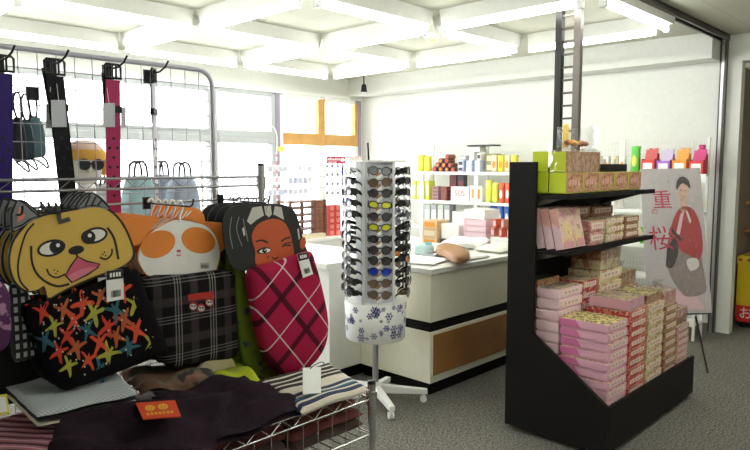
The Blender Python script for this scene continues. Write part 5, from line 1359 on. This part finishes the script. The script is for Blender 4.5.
g = NG('orange_wood_veneer', (.40, .185, .06), .35, spec=.4); g.over((.30, .12, .035), g.noise_mask(5, .52, .15), .7); g.over((.46, .24, .09), g.stripe(g.z, .021, .3), .25); M_wood = g.done()
ca = counter('shop_counter', 'cream counter with black band and orange wood panels facing the floor', 3.216, 4.62, 2.587, 3.226)
m_ = MB(); 
for y in (2.60,): pass
t = thing('shop_counter', 'bright white counter running back from behind the sunglasses stand', 'counter', (3.2, 3.7, 0), 'white shop counters')
MB().box(2.95, 3.55, 3.26, 4.58, 0, .085).build('kick_plinth', M_black, t)
MB().box(2.922, 3.58, 3.23, 4.6, .085, .80).build('body', M_white, t, None, .003)
MB().box(2.90, 3.60, 3.21 + .018, 4.62, .80, .84).build('worktop', MATS['worktop_white'], t, None, .004)
t = thing('shop_counter', 'white inner counter behind the wood panelled one, goods on top', 'counter', (4.1, 3.5, 0), 'white shop counters')
MB().box(3.62, 4.62, 3.24, 3.72, 0, .76).build('body', M_white, t, None, .003)
MB().box(3.61, 4.63, 3.24, 3.73, .76, .80).build('worktop', MATS['worktop_white'], t, None, .004)
# things on the counter
zc = .8408
def sheet(label, x0, x1, y0, y1, z, h, m_, cat, name, rot=0, wv_=None):
    c_ = Vector(((x0 + x1) / 2, (y0 + y1) / 2, z)); M = Matrix.Translation(c_) @ Matrix.Rotation(rot, 4, 'Z')
    q = [M @ Vector(p) for p in ((-(x1 - x0) / 2, -(y1 - y0) / 2, 0), ((x1 - x0) / 2, -(y1 - y0) / 2, 0), ((x1 - x0) / 2, (y1 - y0) / 2, 0), (-(x1 - x0) / 2, (y1 - y0) / 2, 0))]
    mb = MB().cloth(q, h, 16, 12, wv_ or (lambda s, t: .002 * (1 + sin(6 * s) * cos(5 * t))), 0, 1, .04)
    return solo(name, label, cat, mb, m_, tuple(c_), 'papers and things on the counter')
sheet('white paper bags lying on the counter corner', 3.27, 3.55, 2.68, 3.0, zc, .02, M_paper, 'paper bag', 'paper_bag', .3)
p_ = onz(422, 250, .86)
t = thing('cloth_bundle', 'small pale teal cloth lying in a pile on the counter', 'cloth', (3.75, 3.08, zc))
t['label'] = 'small pale teal cloth bundle near the counter back'
MB().pillow([(3.75 + .08 * cos(a_) * (1 + .12 * sin(3 * a_)), 3.08 + .07 * sin(a_), zc + .012) for a_ in [k * pi / 12 for k in range(24)]], .06, (0, 0, 1), 0, .2).build('cloth', mat('pale_teal_cloth', (.42, .58, .56), .8), t)
MB().pillow([(3.77 + .03 * cos(a_), 3.06 + .025 * sin(a_), zc + .07) for a_ in [k * pi / 8 for k in range(16)]], .02, (0, 0, 1), 0, .4).build('knot', mat('teal_knot', (.15, .42, .42), .8), t)
t = thing('document_tray', 'dark grey document tray on the counter left of the brown bag', 'tray', (3.62, 2.93, zc))
tb = MB().box(3.60, 3.80, 2.86, 2.98, zc, zc + .006).box(3.60, 3.61, 2.86, 2.98, zc + .006, zc + .03).box(3.79, 3.80, 2.86, 2.98, zc + .006, zc + .03).box(3.61, 3.79, 2.86, 2.868, zc + .006, zc + .03).box(3.61, 3.79, 2.972, 2.98, zc + .006, zc + .03)
tb.build('tray_body', Gy, t)
MB().box(3.62, 3.78, 2.875, 2.965, zc + .0065, zc + .018).build('paper_stack', M_paper, t)
bo = smooth_closed([tuple(onz(x, y, .87)) for x, y in ((436, 250), (444, 247), (456, 249), (466, 253), (470, 258), (462, 262), (452, 261), (444, 256), (437, 254))], 3)
mb = MB().pillow(bo, .045, (0, 0, 1), 0, .2)
solo('leather_pouch', 'tan brown soft pouch lying on the counter', 'pouch', mb, mat('tan_leather', (.30, .13, .03), .5, var=.2, bump=.2), tuple(sum([Vector(p) for p in bo], Vector()) / len(bo)), 'papers and things on the counter')
sheet('white wrapping paper heaped on the counter behind the tan pouch', 4.05, 4.45, 2.95, 3.2, zc, .05, M_paper, 'wrapping paper', 'wrapping_paper', .1, lambda s, t: .02 * (1 + sin(5 * s + 2) * cos(4 * t)))
sheet('stack of white trays on the counter nearest the gondola', 4.12, 4.50, 2.66, 2.90, zc, .035, pm('cream_tray', (.76, .75, .66)), 'tray', 'tray_stack', .05)
sheet('flat white carrier bags on the counter edge', 3.66, 3.92, 2.61, 2.74, zc, .022, Wh, 'paper bag', 'paper_bag', -.1)

# ================================================================== WINDOW SIDE GOODS
# low white cabinet with a wooden rack and red packets
t = thing('low_cabinet', 'low white cabinet by the windows carrying the wooden rack', 'cabinet', (4.15, 5.0, 0))
MB().box(3.5, 4.75, 4.78, 5.25, .06, .76).build('body', M_white, t, None, .003)
MB().box(3.48, 4.77, 4.76, 5.27, .76, .79).build('worktop', M_white, t, None, .003)
MB().box(3.54, 4.71, 4.82, 5.22, 0, .06).build('kick_plinth', M_offwhite, t)
t = thing('wooden_rack', 'brown slatted wooden rack on the low white cabinet', 'rack', (4.1, 4.95, .79))
for x in (3.90, 4.2, 4.34): MB().box(x, x + .025, 4.86, 4.885, .79, 1.16).box(x, x + .025, 5.05, 5.075, .79, 1.16).build('post', M_wd2 if 'M_wd2' in globals() else mat('walnut_wood', (.16, .06, .03), .5, var=.2), t)
for z in (.80, .87, .94, 1.01, 1.08, 1.14): MB().box(3.925, 4.34, 4.87, 5.065, z, z + .014).build('slat_shelf', MATS['walnut_wood'], t)
for k in range(5):
    for j in range(2): solo('brown_packet', 'brown packet upright in the wooden rack\'s right column, %s level%s' % (['lowest', 'second', 'third', 'fourth', 'top'][k], [', outer', ', inner'][j]), 'packet', MB().box(4.23 + .055 * j, 4.28 + .055 * j, 4.872, 4.91, .8145 + .07 * k, .866 + .07 * k), pm('cocoa', (.26, .10, .06), var=.2), (4.25 + .05 * j, 4.89, .81 + .07 * k), 'packets in the wooden rack')
for r_ in range(5):
    for k in range(2): goods('red packet box right of the wooden rack, %s layer, %s' % (['bottom', 'second', 'third', 'fourth', 'top'][r_], ['left', 'right'][k]), 'packet', 'red packets by the wooden rack', (0, 0, 0, 0), 0, 0, Rr) if False else solo('red_packet_box', 'red packet box right of the wooden rack, %s layer, %s one' % (['bottom', 'second', 'third', 'fourth', 'top'][r_], ['left', 'right'][k]), 'packet', MB().box(4.40 + .085 * k, 4.48 + .085 * k, 4.86, 4.98, .791 + .062 * r_, .851 + .062 * r_, 0).box(4.415 + .085 * k, 4.465 + .085 * k, 4.8585, 4.86, .80 + .062 * r_, .842 + .062 * r_, 1), [Rr, pm('redpale', (.72, .25, .2))], (4.45 + .085 * k, 4.92, .791 + .062 * r_), 'red packets by the wooden rack')
for k in range(2): solo('yellow_packet', 'pale yellow packet lying on the low cabinet front, %s one' % ['left', 'right'][k], 'packet', MB().box(3.98 + .16 * k, 4.13 + .16 * k, 4.79, 4.85, .791, .835), Cm, (4.05 + .16 * k, 4.82, .791), 'yellow packets')
# peg rack with rows of pale packets in front of the windows
t = thing('accessory_rack', 'white wire rack of pale hanging packets before the windows', 'display rack', (4.7, 5.8, 0))
for x in (3.55, 4.55, 5.62):
    MB().tube([(x, 5.82, 0), (x, 5.82, 1.66)], .012, 10).build('post', M_white, t)
m = MB()
for z in (1.64, 1.50, 1.37, 1.24, 1.10): m.tube([(3.55, 5.82, z), (5.62, 5.82, z)], .004, 6)
m.build('rail', mat('pale_mauve_wire', (.55, .50, .58), .5), t)
MB().box(3.5, 5.66, 5.7, 5.95, 0, .05).build('base', M_white, t)
rr = random.Random(2)
cc_ = [pm('packet_grey', (.55, .57, .62)), pm('packet_white', (.74, .74, .78)), pm('packet_blue', (.50, .53, .66))]
for r_, z in enumerate((1.49, 1.36, 1.23)):
    for k in range(9):
        x0 = 4.33 + k * .072; h = .055 if r_ != 1 else .07
        t = thing('accessory_packet', 'pale hanging packet before the windows, %s row, %s from left' % (['top', 'middle', 'lower'][r_], ['first', 'second', 'third', 'fourth', 'fifth', 'sixth', 'seventh', 'eighth', 'ninth'][k]), 'packet', (x0, 5.78, z), 'pale packets on the wire rack')
        MB().box(x0, x0 + .064, 5.775, 5.788, z - h, z).build('packet_body', cc_[(k * 3 + r_ + k // 4) % 3], t, None, .003)
        MB().tube([(x0 + .032, 5.82, z + .012), (x0 + .032, 5.77, z + .012), (x0 + .032, 5.768, z + .02)], .002, 5).box(x0 + .01, x0 + .054, 5.778, 5.784, z, z + .02).build('header_hook', M_whiteplastic, t)
for r_, z in enumerate((1.52, 1.42, 1.31, 1.2)):
    for k in range(4):
        x0 = 5.18 + k * .085
        t = thing('accessory_packet', 'small dark and white packet under the red sign, %s row, %s from left' % (['top', 'second', 'third', 'bottom'][r_], ['first', 'second', 'third', 'fourth'][k]), 'packet', (x0, 5.78, z), 'packets under the red sign')
        MB().box(x0, x0 + .05, 5.775, 5.787, z - .05, z, 0).box(x0 + .01, x0 + .04, 5.773, 5.775, z - .042, z - .018, 1).build('packet_body', [cc_[1], pm('packet_dark', (.25, .26, .34))], t)
        MB().tube([(x0 + .025, 5.82, z + .01), (x0 + .025, 5.77, z + .01)], .002, 5).box(x0 + .012, x0 + .038, 5.778, 5.784, z, z + .016).build('header_hook', M_whiteplastic, t)
# signs
def sign(label, px, Y, m_, name, deco):
    a_, b_ = ony(px[0], px[2], Y), ony(px[1], px[3], Y)
    t = thing(name, label, 'sign', (a_.x, Y, b_.z))
    MB().box(a_.x, b_.x, Y, Y + .006, b_.z, a_.z).build('sign_board', m_, t)
    w, h = b_.x - a_.x, a_.z - b_.z; m = MB(); r2 = random.Random(9)
    x = .06
    while x < .66:
        ww = r2.uniform(.05, .09); m.box(a_.x + w * x, a_.x + w * (x + ww), Y - .001, Y - .0004, b_.z + h * .42, b_.z + h * .42 + h * r2.uniform(.2, .4)); x += ww + .025
    m.box(a_.x + w * .06, a_.x + w * .5, Y - .001, Y - .0004, b_.z + h * .14, b_.z + h * .24)
    m.prism([(a_.x + w * (.82 + .13 * cos(q)), Y - .0004, b_.z + h * (.5 + .36 * sin(q) * (1 if k % 2 else .55))) for k, q in enumerate([2 * pi * k / 14 for k in range(14)])], (0, -.0008, 0))
    m.build('sign_print', deco, t)
    for x in (a_.x + w * .1, a_.x + w * .9): MB().tube([(x, Y + .008, b_.z), (x, Y + .008, b_.z + h), (x, 5.82, 1.64)], .003, 5).build('clip_wire', M_whiteplastic, t)
sign('crimson sign with white print above the window side packets', (327, 346, 156, 163.5), 5.76, pm('crimson', (.52, .02, .10)), 'shop_sign', Wh)
sign('faded pale pink sign right of the crimson one', (347, 362, 156.5, 162), 5.77, pm('salmonpale', (.80, .58, .54)), 'shop_sign', Wh)
# striped pole with curved top
t = thing('striped_pole', 'slim red and white striped pole with a curved top near the windows', 'pole', (4.42, 5.55, 0))
P0 = ony(276.5, 150, 5.55); m = MB(); z = .02; k = 0
while z < 1.62:
    m.tube([(P0.x, 5.55, z), (P0.x, 5.55, min(1.62, z + .045))], .008, 8, k % 2); z += .045; k += 1
m.build('pole', [M_whiteplastic, pm('stripe_red', (.70, .18, .18))], t)
MB().tube(smooth_open([(P0.x, 5.55, 1.62), tuple(ony(277, 140, 5.55)), tuple(ony(276, 132, 5.55)), tuple(ony(272, 126, 5.55)), tuple(ony(266, 128, 5.55))], 5), .006, 8).build('curved_top', M_whiteplastic, t)
MB().lathe([(.10, 0), (.10, .015), (.02, .025)], (P0.x, 5.55, 0), 20).build('base', M_whiteplastic, t)
nt_ = ony(281, 149, 5.70)
solo('note_card', 'small lime yellow note beside the curved pole top', 'note', MB().box(nt_.x - .035, nt_.x + .045, 5.70, 5.712, nt_.z - .025, nt_.z + .025), Ye2, (nt_.x, 5.70, nt_.z))

# table with bags behind the near rack
t = thing('display_table', 'white table behind the wire grid with bags and a display head', 'table', (1.65, 3.25, 0))
MB().box(.7, 2.2, 2.95, 3.55, 1.04, 1.08).build('table_top', M_white, t, None, .004)
for x in (.76, 2.14):
    for y in (3.0, 3.5): MB().box(x - .025, x + .025, y - .025, y + .025, 0, 1.04).build('leg', M_white, t)
def handbag(label, px0, px1, py0, Y, m_):
    a_, b_ = ony(px0, py0, Y), ony(px1, py0, Y); zb = 1.0805
    t = thing('tote_bag', label, 'bag', ((a_.x + b_.x) / 2, Y, zb), 'bags on the table behind the grid')
    zt2_ = a_.z - .08
    ol = smooth_closed([(a_.x, Y, zb + .03), (a_.x - .01, Y, (zb + zt2_) / 2), (a_.x + .02, Y, zt2_ - .02), ((a_.x + b_.x) / 2, Y, zt2_), (b_.x - .02, Y, zt2_ - .02), (b_.x + .01, Y, (zb + zt2_) / 2), (b_.x, Y, zb + .03), ((a_.x + b_.x) / 2, Y, zb + .002)], 4)
    MB().pillow(ol, .07, (0, -1, 0), 0, 1.0).build('bag_body', m_, t)
    xm, w_ = (a_.x + b_.x) / 2, (b_.x - a_.x) * .25
    for sgn in (-1, 1): MB().tube(smooth_open([(xm - w_, Y + .03 * sgn, zt2_ - .03), (xm - w_ * .7, Y + .03 * sgn, zt2_ + .06), (xm + w_ * .7, Y + .03 * sgn, zt2_ + .06), (xm + w_, Y + .03 * sgn, zt2_ - .03)], 5), .006, 7).build('handle', M_darkcloth, t)
handbag('pale teal tote bag on the table behind the crimson belt', 124, 151, 160, 3.2, mat('pale_teal_canvas', (.34, .52, .58), .8))
handbag('slate grey tote bag between the teal bag and grid post', 152, 170, 160, 3.36, mat('slate_canvas', (.30, .32, .38), .8))
handbag('blue grey tote bag nearest the grid\'s right post', 169, 194, 161, 3.12, mat('bluegrey_canvas', (.38, .44, .56), .8))
handbag('grey tote bag left of the pale teal one', 92, 112, 168, 3.42, mat('ash_canvas', (.42, .44, .46), .8))
hx, hy = ony(85, 155, 3.2).x, 3.2
t = thing('mannequin', 'pale mannequin head in dark sunglasses and orange headwear', 'mannequin', (hx, hy, 1.0805))
MB().lathe([(.085, 0), (.09, .02), (.06, .05), (.05, .18), (.05, .26), (.04, .33)], (hx, hy, 1.0805), 20).build('neck_stand', M_whiteplastic, t)
MB().ball((hx, hy, 1.50), (.075, .085, .10), 20, 14).ball((hx - .02, hy - .085, 1.485), (.012, .014, .018)).build('head', mat('pale_head', (.72, .66, .60), .5), t)
MB().ball((hx, hy + .01, 1.565), (.09, .09, .06), 20, 10).build('cap', mat('tan_pink_cloth', (.66, .46, .40), .8), t)
MB().lathe([(.092, -.02), (.098, 0), (.092, .03)], (hx, hy + .005, 1.545), 24).build('cap_band', mat('amber_cloth', (.70, .38, .06), .7), t)
MB().ball((hx + .09, hy, 1.51), (.03, .04, .06), 14, 9).build('tassel', pm('tassel_orange', (.75, .28, .05)), t)
gm = MB()
for s in (-1, 1): gm.tube([(hx - .01 + s * .032, hy - .098, 1.505), (hx - .01 + s * .032, hy - .082, 1.505)], .027, 16)
gm.tube([(hx - .03, hy - .09, 1.51), (hx + .01, hy - .09, 1.51)], .005, 6)
gm.build('goggles', M_blackplastic, t)
# dark bag below the display hooks of the panda rod
for nm, x in (('left', 128), ('right', 231)):
    p_ = ony(x, 197, 1.72)
# lettering becomes mesh
dg = bpy.context.evaluated_depsgraph_get()
for o in [o for o in bpy.data.objects if o.type == 'FONT']:
    me = bpy.data.meshes.new_from_object(o.evaluated_get(dg)); n_ = bpy.data.objects.new('lettering', me); col.objects.link(n_)
    n_.parent = o.parent; n_.matrix_local = o.matrix_local.copy(); bpy.data.objects.remove(o)
